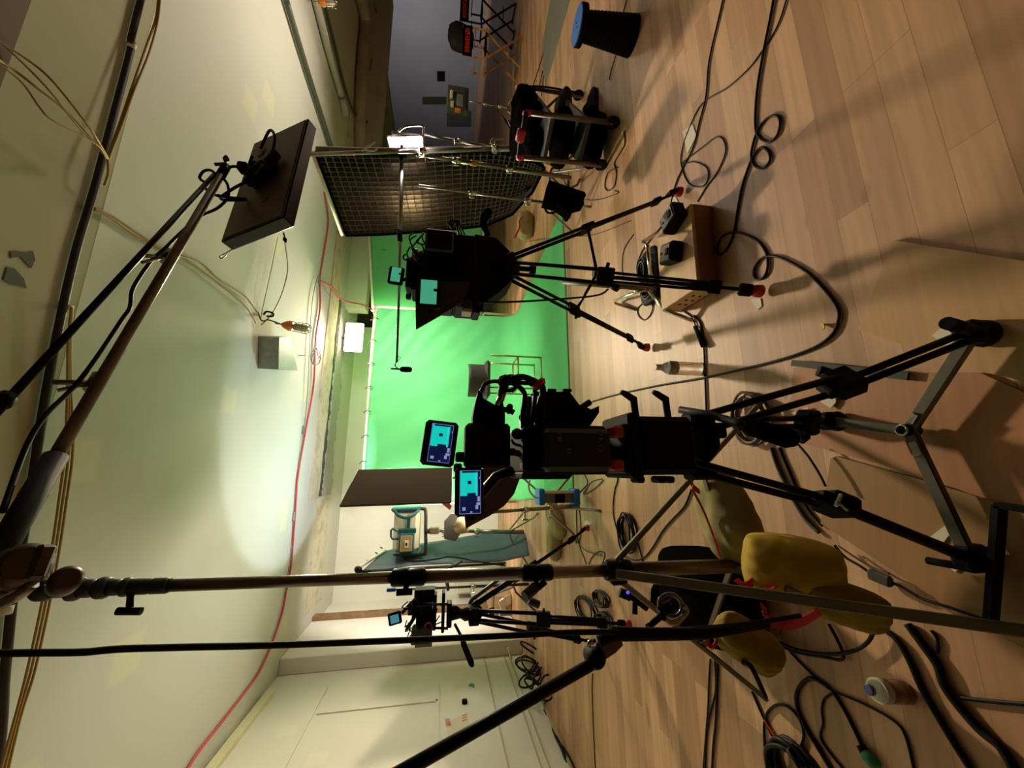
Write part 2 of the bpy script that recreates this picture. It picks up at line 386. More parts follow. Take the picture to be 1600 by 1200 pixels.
for k, z in enumerate((.56, .27, .20)):
    struct(MB().abox((XL, 1.0, z), (XL+.014, 6.6, z+.012)).build('trim_%d' % (16+k), mat('beige_moulding', 'b9a888', .8)))
struct(MB().abox((XL, 1.0, 0), (XL+.012, 6.15, .03)).build('baseboard_left', mat('beige_moulding', 'b9a888')))

# ================================================================== CEILING THINGS
def pipe(name, pts, r, material, label, cat, bands=None, n=12, group=None):
    if bands:
        th = thing(name, pts[0], label, cat, group); MB().tube(cr(pts, 6), r, n).build('pipe_run', material, th)
        for c, d in bands: MB().rod(V(c)-V(d)*.018, V(c)+V(d)*.018, r*1.25).build('clamp_band', WHITET, th)
        return th
    return tag(MB().tube(cr(pts, 6), r, n).build(name, material), label, cat, group)
pz = CZ-.025
mainp = [F(x, y, pz) for x, y in ((228, -30), (205, 75), (175, 190), (146, 300), (118, 395), (90, 520), (66, 650), (45, 790), (22, 920), (8, 1050), (-10, 1230))]
mainp = [mainp[0]+V((4.5, 0, 0))]+mainp+[mainp[-1]+V((-1.2, .05, 0))]
pipe('ceiling_pipe', mainp, .018, mat('dark_brown_pipe', '2c231d', .6, .3, .3, 9), 'thick dark brown pipe running across the ceiling along the beam edge', 'pipe',
     [(F(205, 72, pz), UX), (F(105, 482, pz), UX), (F(10, 953, pz), UX)])
pipe('ceiling_pipe', [F(447, 0, CZ-.05), F(483, 120, CZ-.05), F(522, 243, CZ-.05)], .035, mat('grey_green_pipe', '55584a', .5, .3), 'thin grey green pipe slanting over the ceiling behind the tilted light panel', 'pipe')
pipe('ceiling_conduit', [F(487, -25, CZ-.06), F(512, 75, CZ-.06), F(533, 148, CZ-.06)], .05, mat('painted_conduit', 'b5ad9c', .7), 'pale painted conduit on the ceiling at the upper right', 'conduit')
pipe('ceiling_conduit', [F(534, 152, CZ-.06), F(540, 178, CZ-.06)], .06, MATS['painted_conduit'], 'short pale conduit stub with a rounded end below the long conduit', 'conduit')
pipe('ceiling_conduit', [F(560, -20, CZ-.12), F(571, 30, CZ-.12), F(568, 75, CZ-.12), F(563, 150, CZ-.12), F(563, 240, CZ-.12)], .11, mat('cream_duct', 'a99c84', .8, 0, .15, 3), 'cream duct crossing the far dim end of the ceiling', 'duct')
pipe('ceiling_cable', [F(503, -10, CZ-.04), F(523, 70, CZ-.04), F(537, 130, CZ-.04), F(553, 175, CZ-.06), F(568, 190, CZ-.08), F(578, 188, CZ-.08), F(580, 180, CZ-.08)], .022, mat('grey_cable', '4e483f', .6), 'dark grey cable looping down the ceiling beside the cream duct', 'cable')
pipe('ceiling_cable', [F(584, 5, CZ-.06), F(590, 30, CZ-.06), F(587, 60, CZ-.06), F(578, 110, CZ-.06)], .014, mat('tan_cable', '8a7350', .6), 'thin tan cable drooping at the dark edge of the ceiling', 'cable')
# tan electrical wires
def cable(name, pts, r, material, label, cat='cable', k=7, group=None, n=8):
    return tag(MB().tube(cr(pts, k), r, n).build(name, material), label, cat, group)
cz = CZ-.02
def cpt(*a, z=cz): return [F(x, y, z) for x, y in a]
cable('hanging_wire', cpt((248, -10), (243, 30), (226, 80), (205, 140), (188, 190), (169, 243), z=3.16), .006, ROPE, 'tan wire bowing from the ceiling pipe to the top edge, inner strand', 'wire')
cable('hanging_wire', cpt((251, -10), (246, 35), (232, 85), (210, 140), (192, 190), (170, 246), z=3.15), .006, ROPE, 'tan wire bowing from the ceiling pipe to the top edge, outer strand', 'wire')
cable('hanging_wire', [P(168, 246, 2.15), P(140, 200, 1.9), P(85, 130, 1.75), P(45, 95, 1.7), P(-10, 60, 1.6)], .005, ROPE, 'uppermost of the tan wires looping from the pipe towards the top left corner', 'wire')
cable('hanging_wire', [P(168, 246, 2.15), P(120, 195, 1.9), P(80, 145, 1.75), P(45, 108, 1.7), P(-10, 55, 1.6)], .004, ROPE, 'pale tan wire crossing the shaded beam towards the top left corner', 'wire')
cable('hanging_wire', [P(168, 248, 2.15), P(110, 180, 1.9), P(55, 135, 1.75), P(20, 108, 1.7), P(-10, 88, 1.6)], .006, ROPE, 'thickest tan wire sagging over the shaded beam', 'wire')
cable('hanging_wire', [P(166, 248, 2.15), P(150, 225, 2.0), P(85, 190, 1.8), P(62, 168, 1.75), P(35, 130, 1.7), P(-10, 92, 1.6)], .004, ROPE, 'lowest tan wire looping over the shaded beam', 'wire')
cable('hanging_wire', [P(163, 290, 2.25), P(169, 270, 2.22), P(168, 246, 2.2)], .006, ROPE, 'short tan wire end hanging under the dark ceiling pipe', 'wire')
cable('hanging_wire', cpt((147, 325), (178, 340), (215, 365), (262, 395), (285, 401), (315, 412), (340, 435), (366, 451), (385, 465), (402, 488)), .007, ROPE, 'tan wire running from the dark pipe across the ceiling to the orange work lamp', 'wire')
cable('hanging_wire', cpt((147, 328), (175, 343), (210, 368), (255, 395), (285, 404), (325, 430), (360, 458), (385, 480), (400, 505)), .006, ROPE, 'second tan wire dipping towards the orange work lamp', 'wire')
for i, (a, l) in enumerate(((-6, 'leftmost tan strand hanging along the dark ceiling pipe'), (0, 'middle tan strand hanging along the dark ceiling pipe'), (6, 'rightmost tan strand hanging along the dark ceiling pipe'))):
    cable('hanging_wire', [F(x+a*k, y, 3.14) for x, y, k in ((112, 480, .1), (108, 540, .3), (108, 600, .4), (108, 700, 1), (97, 790, 1), (85, 870, 1), (70, 950, 1), (48, 1050, 1), (28, 1120, .7), (5, 1210, 1))], .0055, ROPE, l, 'wire')
# red cable stapled along the ceiling, with its branch
redpts = cpt((507, 300), (513, 345), (507, 390), (500, 435), (500, 480), (493, 530), (490, 600), (478, 670), (466, 740), (461, 800), (455, 880), (447, 925), (440, 960), (425, 1005), (405, 1050), (380, 1085), (345, 1130), (310, 1175), (285, 1215))
cable('red_cable', redpts, .013, REDC, 'long red cable stapled across the ceiling towards the left wall')
cable('red_cable', [F(500, 438, cz), F(520, 450, 3.2), P(530, 465, 6.9), P(545, 472, 7.3), P(566, 476, 7.5), P(580, 483, 7.6)], .014, REDC, 'short red cable branching off over the header to the green screens')
cable('grey_wire', cpt((497, 430), (487, 480), (480, 620), (473, 680), (466, 745), (460, 830), (452, 880), (446, 930)), .005, mat('grey_thin_wire', '7a7670', .6), 'thin grey wire running beside the red cable')
cable('grey_wire', cpt((502, 440), (512, 458), (520, 465)), .005, MATS['grey_thin_wire'], 'short grey wire beside the red cable branch')
mb = MB()
for i, (x, y) in enumerate(((499, 438), (474, 672), (459, 807))):
    tag(MB().obox(F(x, y, CZ-.012), UX, UY, UZ, .12, .05, .024, .004).build('cable_clip', GALV), ('metal clip holding the red cable where its branch leaves', 'metal clip on the red cable over the green screen', 'metal clip on the red cable above the brown flag')[i], 'clip')
# coil of grey wire hanging by the junction box
mb = MB()
for k in range(3):
    c = F(493, 556, 3.12); mb.tube([c+V((math.cos(a)*.13, math.sin(a)*.16+.01*k, .02*math.sin(2*a+k))) for a in [2*math.pi*i/20 for i in range(20)]], .006, 6, True)
mb.rod(F(465, 555, 3.16), F(484, 556, 3.13), .005); mb.rod(F(487, 556, 3.12), V((F(487, 556, 3.12).x, F(487, 556, 3.12).y, CZ)), .006)
tag(mb.build('wire_coil', MATS['grey_thin_wire']), 'small coil of grey wire hanging on the ceiling beside the junction box', 'wire coil')
# junction box
jb = thing('junction_box', F(449, 551, 3.02), 'grey square metal junction box hanging from the ceiling', 'electrical box')
a0, a1, a2, a3 = [F(x, y, 3.05) for x, y in ((435, 527), (434, 577), (464, 579), (452, 526))]
MB().prism([a0, a1, a2, a3], (0, 0, .2)).build('box_body', GALV, jb)
MB().prism([p+V((0, 0, -.008)) for p in (a0, a1, a2, a3)], (0, 0, .008)).build('cover_plate', mat('light_galvanised', 'a9aba6', .5, .4), jb)
mb = MB()
for p in (a0, a1, a2, a3):
    q = p+((a0+a1+a2+a3)/4-p)*.12; mb.rod(q, q-V((0, 0, .014)), .008, n=6)
pass
# caged work lamps
def cage_lamp(c, ax, label, s=1.0):
    c = V(c); ax = V(ax).normalized(); u = ax.orthogonal().normalized(); w = ax.cross(u)
    th = thing('caged_work_lamp', c, label, 'work lamp')
    MB().lathe(c, c+ax*.10*s, [(0, .018*s), (.25, .035*s), (.7, .055*s), (1, .05*s)], 14).build('lamp_socket', ORANGE, th)
    MB().lathe(c+ax*.10*s, c+ax*.25*s, [(0, .025*s), (.2, .04*s), (.8, .04*s), (1, .015*s)], 14).build('bulb', mat('led_bulb', 'cfc7a0', .3), th)
    mb = MB()
    for k in range(8):
        a = k*math.pi/4; d = u*math.cos(a)+w*math.sin(a)
        mb.tube([c+ax*.09*s+d*.05*s, c+ax*.24*s+d*.058*s, c+ax*.28*s+d*.02*s], .003*s, 5)
    for tt in (.13, .19, .25): mb.tube([c+ax*tt*s+(u*math.cos(a)+w*math.sin(a))*.058*s for a in [i*math.pi/8 for i in range(16)]], .003*s, 5, True)
    mb.build('wire_cage', STEEL, th)
    MB().tube([c-ax*.06*s, c], .006, 6).build('hook', STEEL, th)
    return th
cage_lamp(P(440, 507, 4.3), P(470, 512, 4.35)-P(440, 507, 4.3), 'orange caged work lamp hanging from the ceiling beside the junction box', 1.05)
cage_lamp(P(497, 3, 4.3), P(520, 5, 4.35)-P(497, 3, 4.3), 'orange caged work lamp at the top edge by the pale conduit', .9)
cable('electrical_cord', [P(*a) for a in ((444, 372, 4.4), (448, 400, 4.45), (449, 425, 4.4), (440, 460, 4.35), (425, 490, 4.3), (408, 508, 4.3))], .006, ROPE, 'tan lamp cord drooping from the light panel to the work lamp', 'cord')
cable('electrical_cord', [P(*a) for a in ((434, 370, 4.4), (424, 420, 4.35), (414, 465, 4.3), (407, 500, 4.3))], .004, ROPE, 'thin straight tan cord beside the drooping lamp cord', 'cord')
cable('electrical_cord', [P(*a) for a in ((400, 475, 4.3), (408, 500, 4.3), (420, 500, 4.3), (440, 507, 4.3))], .008, mat('brown_cord', '6b5a38', .6), 'short brown cord feeding the orange lamp by the junction box', 'cord')
tag(MB().tube(cr([P(*a) for a in ((412, 492, 4.3), (416, 487, 4.3), (426, 489, 4.3), (426, 494, 4.3), (417, 494, 4.3))], 5), .01, 7).build('cord_plug', BLK), 'small black plug tied into the ceiling cords', 'plug')
# peeling hole in the bay
for i, pts in enumerate((((42, 395), (50, 392), (54, 405), (48, 419), (40, 412), (30, 400), (16, 403), (15, 393), (25, 393)), ((10, 417), (22, 420), (36, 435), (40, 450), (33, 447), (15, 444), (4, 437)))):
    tag(MB().prism([F(x, y, CZ-.001) for x, y in pts], (0, 0, -.004)).build('peeled_patch', mat('grey_peel', '5d5c50', .9)), ('upper dark peeled patch on the ceiling left of the pipe', 'lower dark peeled patch on the ceiling left of the pipe')[i], 'peeled patch')
# bright work light on the header
c = P(553, 527, 7.45)
wl = thing('work_light', c, 'glowing rectangular work light on the far wall above the green screens', 'work light')
MB().obox(c+V((0, .05, 0)), UX, UY, UZ, .56, .07, .31, .02).build('housing', DGREY, wl)
MB().obox(c, UX, UY, UZ, .58, .04, .33, .05).build('lit_lens', LAMP1, wl)
MB().bar(c+V((0, .09, 0)), V((c.x, c.y+.09, CZ)), .05, .03, UX).build('bracket', DGREY, wl)
# ================================================================== GREEN SCREENS
YG = 6.5
gxr = P(700, 489, YG).x; gxl = P(700, 782, YG).x
fr0 = F(806, 489); fr1 = F(879, 325); fl1 = F(891, 772)
def gfn(u, v):
    # v: 0 top .. 1 front edge on the floor;  u: 0 left .. 1 right
    a = .50; b = .60
    if v < a: y = YG; z = 2.44-(2.44-.30)*(v/a)
    elif v < b:
        t = (v-a)/(b-a)*math.pi/2; y = YG-.30*(1-math.cos(t)); z = .30-.292*math.sin(t)
    else: t = (v-b)/(1-b); y = YG-.30-(YG-.30-3.62)*t; z = .008
    xr, xl = gxr, gxl
    if v > b:
        t = (v-b)/(1-b); xr = gxr+(fr1.x-gxr)*t; xl = gxl+(fl1.x-gxl)*t
        if u > .5: y += (fr1.y-3.62)*t*(u-.5)*.5
    x = xl+(xr-xl)*u
    w = 0
    if v < b:
        w = .010*math.sin(9*x+3.2*z)*math.sin(4*z+2*x)
        k = max(0, 1-((1-u)*3)**2)*max(0, 1-v/.5*.9)
        w += .02*k*math.sin(18*(x*.8+z*1.1)+2*math.sin(3*z))
        if z > 2.2: w += .008*math.sin(30*x)*(z-2.2)/.24
    return V((x, y+w, z))
gs = thing('green_screen', (1.2, YG, 0), 'large bright green cloth backdrop sweeping from its top pipe onto the floor', 'green screen')
solid(MB().grid(gfn, 90, 110).build('backdrop_cloth', GREEN, gs), .004, 1)
MB().rod(gfn(0, 0)+V((-.05, .0, .02)), gfn(1, 0)+V((.06, 0, .03)), .022).build('top_pipe', WHITEP, gs)
MB().rod(gfn(1, 0)+V((.05, 0, .06)), V((gxr+.05, YG+.02, 0)), .02).build('side_pipe', WHITEP, gs)
MB().rod(gfn(0, 0)+V((-.04, 0, .03)), V((gxl-.04, YG+.02, 0)), .02).build('side_pipe', WHITEP, gs)
for i in range(8):
    x = gxl+(gxr-gxl)*(i+.5)/8; c = V((x, YG-.02, 2.46))
    MB().tube([c+V((.0, -.01, -.06)), c+V((.02, -.03, 0)), c+V((0, .0, .04)), c+V((-.03, .0, .06))], .006, 6).build('tie_cord', DGREY, gs)
# second screen in a pipe frame, turned behind
q = [P(583, 485, 6.75), P(571, 250, 7.35), P(755, 270, 7.35), P(755, 487, 6.75)]
q[3].x = q[0].x; q[2].x = q[1].x; q[2].y = q[1].y
gs2 = thing('green_screen', ((q[0].x+q[1].x)/2, 7.05, 0), 'smaller green cloth stretched in a white pipe frame behind the cameras at right', 'green screen')
def g2(u, v):
    a = q[0].lerp(q[1], u); b = q[3].lerp(q[2], u); p = a.lerp(b, v); p.y += .008*math.sin(7*p.x+5*p.z); return p
solid(MB().grid(g2, 40, 30).build('framed_cloth', GREEN, gs2), .004)
for i, (a, b) in enumerate(((0, 1), (1, 2), (3, 2), (0, 3))):
    d = (q[b]-q[a]).normalized(); o = V((0, -.03, 0))
    MB().rod(q[a]-d*.03+o, q[b]+d*.03+o, .02).build('frame_pipe', WHITEP if i != 3 else DGREY, gs2)
for (p, z0) in ((q[0], q[3]), (q[1], q[2])):
    MB().rod(V((p.x-.03, p.y+.02, 0)), V((p.x-.03, p.y+.02, p.z)), .018).build('support_post', BLKM, gs2)
for x, y in ((596, 390), (606, 420), (608, 435)):
    c = P(x, y, 6.85); MB().rod(c, c+V((0, 0, -.09)), .006).build('tie_cord', DGREY, gs2)

# ================================================================== bar chair in front of the green screen
def bar_chair():
    b = F(842, 593); th = thing('bar_chair', b, 'grey leather bar chair with thin brass legs before the green screen', 'chair')
    Yc = b.y
    s0, s1 = P(762, 560, Yc-.1), P(762, 622, Yc-.1)
    zt = P(757, 590, Yc).z; ztop = P(731, 590, Yc).z; xw = abs(P(750, 574, Yc).x-P(750, 618, Yc).x)/2; cx = P(750, 596, Yc).x
    MB().obox((cx, Yc, zt-.02), UX, UY, UZ, 2*xw+.10, .44, .07, .03).build('seat', LEATH, th)
    def bk(u, v):
        a = (u-.5)*2.0; return V((cx+math.sin(a)*(xw+.05)/math.sin(1.0), Yc-.18-.10*math.cos(a)+.12+.05*v, zt+.03+(ztop-zt-.03)*v))
    # low curved backrest wrapping the side nearest the camera
    solid(MB().grid(lambda u, v: V((cx+math.sin((u-.5)*2.6)*(xw+.02), Yc+.02-math.cos((u-.5)*2.6)*.22, zt-.04+(ztop-zt+.04)*v)), 16, 6).build('backrest', LEATH, th), .035)
    lx = (P(800, 563, Yc).x, P(800, 611, Yc).x)
    zf = .32
    for x in lx:
        for y in (Yc-.19, Yc+.19):
            MB().rod((x, y, 0), (x, y, zt-.05), .011).build('leg', BRASS, th)
    for z in (zf,):
        for (a, b2) in (((lx[0], Yc-.19), (lx[1], Yc-.19)), ((lx[0], Yc+.19), (lx[1], Yc+.19)), ((lx[0], Yc-.19), (lx[0], Yc+.19)), ((lx[1], Yc-.19), (lx[1], Yc+.19))):
            MB().rod((a[0], a[1], z), (b2[0], b2[1], z), .011).build('footrest_rail', BRASS, th)
    for y in (Yc-.19, Yc+.19): MB().rod((lx[0], y, .012), (lx[1], y, .012), .011).build('floor_rail', BRASS, th)
bar_chair()
# ================================================================== boom microphone
bm = thing('boom_microphone', P(625, 577, 3.6), 'slim grey boom pole with a small black microphone in front of the green screen', 'microphone')
MB().tube([P(628, 228, 3.15), P(627, 300, 3.25), P(625, 360, 3.3)], .019, 12).build('boom_section', STEEL, bm)
MB().rod(P(625, 360, 3.3), P(624, 440, 3.42), .014).build('boom_section', STEEL, bm)
MB().rod(P(624, 440, 3.42), P(620, 566, 3.6), .011).build('boom_section', DGREY, bm)
MB().lathe(P(624, 358, 3.3), P(625, 378, 3.32), [(0, .017), (.1, .024), (.9, .024), (1, .017)], 12).build('locking_collar', BLKM, bm)
MB().tube([P(620, 564, 3.6), P(617, 571, 3.6), P(622, 577, 3.6)], .006, 6).rod(P(611, 576, 3.6), P(628, 577, 3.6), .008).build('shock_mount', BLKM, bm)
MB().lathe(P(625, 577, 3.6), P(644, 577.5, 3.6), [(0, .012), (.1, .024), (.5, .027), (.9, .024), (1, .008)], 14).build('foam_windscreen', CLOTHB, bm)
MB().tube(cr([P(618, 565, 3.58), P(625, 561, 3.58), P(624, 557, 3.58), P(619, 560, 3.58)], 4), .003, 5).build('microphone_cord', BLKC, bm)

# ================================================================== stands
def c_stand(top, base, label, r=.016, cat='stand', material=STEEL, legs=3, leg_z=.30, reach=.42, rot=.3, knobs=(.45, .72), tape=None):
    top, base = V(top), V(base); th = thing('light_stand', base, label, cat)
    d = top-base
    k0 = knobs[0]; k1 = knobs[1]
    MB().rod(base+d*(leg_z*.35/d.length), base+d*k0, r*1.25).build('pole_section', material, th)
    MB().rod(base+d*k0, base+d*k1, r).build('pole_section', material, th)
    MB().rod(base+d*k1, top, r*.8).build('pole_section', material, th)
    for k, rr in ((k0, 1.7), (k1, 1.45)):
        c = base+d*k; MB().lathe(c-d.normalized()*.035, c+d.normalized()*.03, [(0, r*rr), (.8, r*rr), (1, r)], 12).build('collar', CHROME, th)
        kb = MB(); kb.rod(c, c+V((-.06, -.02, 0)), .006); kb.obox(c+V((-.065, -.022, 0)), UX, UY, UZ, .014, .014, .045, .004); kb.build('t_knob', CHROME, th)
    for i in range(legs):
        a = rot+i*2*math.pi/legs; o = V((math.cos(a), math.sin(a), 0))
        z0 = base+V((0, 0, leg_z)); MB().tube([z0+o*.02, z0+o*.08+V((0, 0, -.02)), base+o*reach*.8+V((0, 0, .035)), base+o*reach+V((0, 0, .012))], .012, 8).build('leg', material, th)
    if tape: MB().rod(base+d*tape, base+d*(tape+.035), r*1.35).build('tape_band', YEL, th, 'yellow tape band')
    return th
c_stand(P(662, 243, 2.75), F(905, 280)*1.0, 'steel stand with a yellow tape band in front of the gridded soft light', .017, knobs=(.5, .82), tape=.70, rot=2.2, reach=.38)
c_stand(P(655, 290, 2.95), F(908, 325), 'steel stand standing behind the hanging black cloth by the soft light', .013, knobs=(.36, .70), rot=4.1, reach=.3)
c_stand(P(484, 241, 3.05), V((P(860, 222, 3.05).x, 3.05, 0)), 'tall stand carrying the right edge of the gridded soft light', .022, knobs=(.35, .62), rot=.2, reach=.5)
c_stand(P(662, 210, 3.45), V((P(662, 210, 3.45).x+.06, 3.6, 0)), 'steel stand holding up the lit panel lamp', .016, knobs=(.4, .78), rot=1.0, reach=.4)
c_stand(P(734, 159, 5.6), V((P(790, 168, 5.6).x, 5.6, 0)), 'thin pale stand far behind the equipment cart', .016, rot=1.0, reach=.4)
DST = c_stand(P(610, 922, 5.2), V((P(790, 915, 5.2).x, 5.2, 0)), 'dark stand rising behind the far left camera', .014, rot=1.5, reach=.4, material=DGREY)
# arms and cords near the panel lamp
tag(MB().tube(cr([P(623, 206, 3.4), P(632, 199, 3.4), P(645, 197, 3.4), P(661, 198, 3.4), P(661, 212, 3.4), P(661, 236, 3.4)], 4), .012, 8).build('lamp_yoke_arm', CHROME), 'bent chrome arm hooked over the lit panel lamp', 'arm')
cable('tie_rope', [P(566, 236, 3.0), P(572, 229, 3.0), P(580, 225, 3.0), P(585, 222, 3.0), P(577, 229, 3.0), P(570, 233, 3.0), P(582, 236, 3.0), P(590, 233, 3.0)], .006, mat('white_rope', 'cfc9b8', .8), 'knotted white rope on the stand left of the lit panel lamp', 'rope')
cable('tie_rope', [P(787, 217, 3.0), P(775, 218, 3.0), P(769, 222, 3.0), P(770, 228, 3.0), P(776, 235, 3.0), P(771, 216, 3.0), P(766, 224, 3.0)], .006, MATS['white_rope'], 'short knotted white rope on the tall stand beside the cart', 'rope')
lp = thing('panel_lamp', P(635, 222, 3.5), 'brightly lit rectangular panel lamp on a stand above the gridded soft light', 'lamp')
MB().pb(612, 206, 656, 213, 3.45, .10).build('housing', STEEL, lp)
a = [P(605, 214, 3.4), P(660, 212, 3.4), P(655, 236, 3.25), P(611, 238, 3.25)]
MB().prism(a, (.03, .05, 0)).build('lit_face', LAMP2, lp)
mb = MB()
for i in range(9):
    t = i/8; p = a[0].lerp(a[1], t); s = a[3].lerp(a[2], t); mb.tube([p+V((-.01, -.01, 0)), s+V((-.01, -.01, 0))], .005, 5)
mb.build('lamp_grille', CHROME, lp)
for e in (0, 2): MB().rod(a[e], a[(e+1) % 4], .012).build('frame_edge', CHROME, lp)

# ================================================================== gridded soft light
Lc = [(541, 368, 4.15), (600, 366, 4.1), (660, 362, 4.05), (720, 357, 4.0), (760, 352, 3.95), (800, 335, 3.85), (832, 300, 3.6)]
Rc = [(493, 238, 3.1), (560, 240, 3.1), (640, 240, 3.1), (720, 237, 3.1), (780, 236, 3.12), (825, 246, 3.18), (851, 262, 3.3)]
def curve(c, v):
    t = v*(len(c)-1); i = min(int(t), len(c)-2); k = t-i; return [c[i][j]+(c[i+1][j]-c[i][j])*k for j in range(3)]
def sfn(u, v):
    a = curve(Lc, v); b = curve(Rc, v); x, y, Y = [a[j]+(b[j]-a[j])*u for j in range(3)]
    bow = math.sin(math.pi*u); return P(x, y, Y+.10*bow)
sl = thing('gridded_soft_light', (2.2, 3.6, 0), 'big soft light covered by a black fabric grid standing left of the cart', 'soft light')
nrm = (sfn(1, .5)-sfn(0, .5)).cross(sfn(.5, 1)-sfn(.5, 0)).normalized()
if nrm.y < 0: nrm = -nrm
GU, GV = 17, 34; dep = .075
GRIDM = mat('dark_grid_fabric', '6e6658', 1.0, 0, .1, 12)
g = MB()
for i in range(GU+1): g.grid(lambda s, t, i=i: sfn(i/GU, s)+nrm*dep*t, GV, 1, False)
for j in range(GV+1): g.grid(lambda s, t, j=j: sfn(s, j/GV)+nrm*dep*t, GU, 1, False)
solid(g.build('fabric_grid', GRIDM, sl), .004)
df = bpy.data.materials.new('diffusion_cloth'); df.use_nodes = True; nt = df.node_tree
tr = nt.nodes.new('ShaderNodeBsdfTranslucent'); tr.inputs[0].default_value = (.62, .55, .45, 1)
di = nt.nodes.new('ShaderNodeBsdfDiffuse'); di.inputs[0].default_value = (.10, .095, .085, 1)
ms = nt.nodes.new('ShaderNodeMixShader'); ms.inputs[0].default_value = .45
nt.links.new(di.outputs[0], ms.inputs[1]); nt.links.new(tr.outputs[0], ms.inputs[2]); nt.links.new(ms.outputs[0], nt.nodes['Material Output'].inputs[0])
MB().grid(lambda u, v: sfn(u, v)+nrm*(dep+.01), 20, 30).build('diffusion_sheet', df, sl)
bk = MB(); N = 24; rim = [sfn(i/N, 0) for i in range(N)]+[sfn(1, i/N) for i in range(N)]+[sfn(1-i/N, 1) for i in range(N)]+[sfn(0, 1-i/N) for i in range(N)]
cen = sum(rim, V())/len(rim); n = len(rim)
bk.add([p+nrm*dep for p in rim]+[cen+(p-cen)*.45+nrm*.34 for p in rim], [(i, (i+1) % n, (i+1) % n+n, i+n) for i in range(n)]+[tuple(range(n, 2*n))])
solid(bk.build('outer_shell', CLOTHB, sl), .004)
MB().tube([p-nrm*.004 for p in rim], .014, 8, True).build('rim_band', CLOTHB, sl)
MB().tube([sfn(1, 0)+V((0, 0, .03)), sfn(0, 0)+V((0, .0, .045))], .016, 8).build('lit_top_fringe', mat('lit_fringe_cream', 'efe2c4', .7), sl)  # fringe in bright cream, standing in for light leaking at the top edge
il = bpy.data.lights.new('soft_light_bulb', 'POINT'); il.energy = 75; il.color = (1, .86, .62); il.shadow_soft_size = .05
ilo = bpy.data.objects.new('soft_light_bulb', il); S.collection.objects.link(ilo); ilo.location = sfn(.32, .31)+nrm*.22
# strip of light along the top edge of the soft light
# ================================================================== tilted light panel on its boom
A0 = P(482, 184, 1.9)
ax, ay, az = V((-.970, -.242, -.037)), V((-.146, .452, .880)), V((-.196, .859, -.473)); PW, PH, PT = .768, .386, .064
pn = thing('led_light_panel', A0+ax*PW/2+ay*PH/2, 'dark slab light panel tilted on the boom arm under the ceiling', 'light panel')
pc = A0+ax*PW/2+ay*PH/2+az*PT/2
MB().obox(pc, ax, ay, az, PW, PH, PT, .006).build('panel_housing', mat('glossy_black_shell', '15130f', .22, .1), pn)
MB().obox(pc-az*(PT/2+.002), ax, ay, az, PW-.03, PH-.03, .006, .002).build('back_plate', mat('grey_back_plate', '6e675b', .5, .2), pn)
bp = lambda u, v, h=.0: A0+ax*PW*u+ay*PH*v-az*(h+.006)
for (u, v) in ((.2, .72), (.75, .40)): MB().obox(bp(u, v, .004), (ax+ay*.4).normalized(), ay, az, .05, .03, .004).build('sticker', mat('dull_sticker', '77705f', .7), pn)
MB().obox(bp(.5, .5, .02), ax, ay, az, .10, .16, .04, .01).build('mounting_plate', BLKM, pn)
for k, (u, v) in enumerate(((.42, .35), (.55, .62), (.6, .5))): MB().obox(bp(u, v, .03), (ax+ay*.6).normalized(), (ay-ax*.3).normalized(), az, .08, .035, .05, .008).build('hinge_block', BLKM, pn)
cb = MB()
cb.tube(cr([bp(.30, .55, .05), bp(.22, .35, .08), bp(.35, .2, .08), bp(.55, .22, .07), bp(.6, .42, .05), bp(.5, .6, .06), bp(.38, .62, .06)], 6), .007, 7)
cb.tube(cr([bp(.52, .35, .05), bp(.66, .4, .07), bp(.72, .7, .08), bp(.72, .95, .06), P(385, 312, 1.88), P(355, 308, 1.85), P(340, 305, 1.84)], 6), .007, 7)
cb.tube(cr([bp(.62, .2, .05), bp(.56, .3, .08), bp(.52, .5, .06), bp(.58, .62, .06)], 6), .010, 7)
cb.build('power_cord', BLKC, pn)
MB().tube(cr([A0+ax*PW+ay*PH*.9+az*.05, P(352, 396, 2.0), P(344, 400, 2.0), P(346, 404, 2.0), P(354, 398, 2.0)], 5), .003, 5).build('safety_loop', STEEL, pn)
MB().tube([P(443, 363, 2.05), P(445, 372, 2.07)], .004, 6).lathe(P(444, 371, 2.07), P(447, 379, 2.07), [(0, .006), (.4, .012), (1, .003)], 8).build('dangling_tag', BLKM, pn)
# boom arm
tipB = P(352, 262, 1.86); G = P(20, 905, 1.12); st0 = P(-45, 985, 1.05)
ba = thing('boom_pole', G, 'long tan boom tube rising from the stand head to the tilted light panel', 'boom arm')
j1 = P(88, 712, 1.26)
MB().rod(j1, tipB, .0165).build('boom_tube', TANM, ba)
MB().rod(P(-40, 930, 1.1), j1, .026).build('boom_sleeve', mat('dark_boom_sleeve', '1b1410', .7, .1, .3, 12), ba)
d = (tipB-j1).normalized()
MB().rod(j1-d*.11, j1-d*.095, .0275).build('tape_band', mat('gold_tape', 'a8862f', .5), ba)
MB().rod(tipB-d*.08, tipB+d*.012, .021).build('end_clamp', BLKM, ba)
mb = MB(); mb.tube([tipB, P(366, 260, 1.88), P(378, 261, 1.9)], .007, 8); mb.obox(P(380, 262, 1.9), UX, UY, UZ, .05, .05, .05, .01); mb.obox(P(384, 270, 1.9), UX, UY, UZ, .02, .02, .05, .005)
mb.tube([P(384, 264, 1.9), bp(.45, .55, .05)], .012, 8); mb.build('spigot', BLKM, ba)
mb = MB(); mb.lathe(P(357, 250, 1.84), P(349, 247, 1.84), [(0, .008), (.5, .02), (1, .006)], 8); mb.tube([P(352, 256, 1.84), P(335, 257, 1.83)], .008, 7); mb.build('clamp_knob', DGREY, ba)
rd2a, rd2b = P(-20, 660, 1.18), P(334, 274, 1.83)
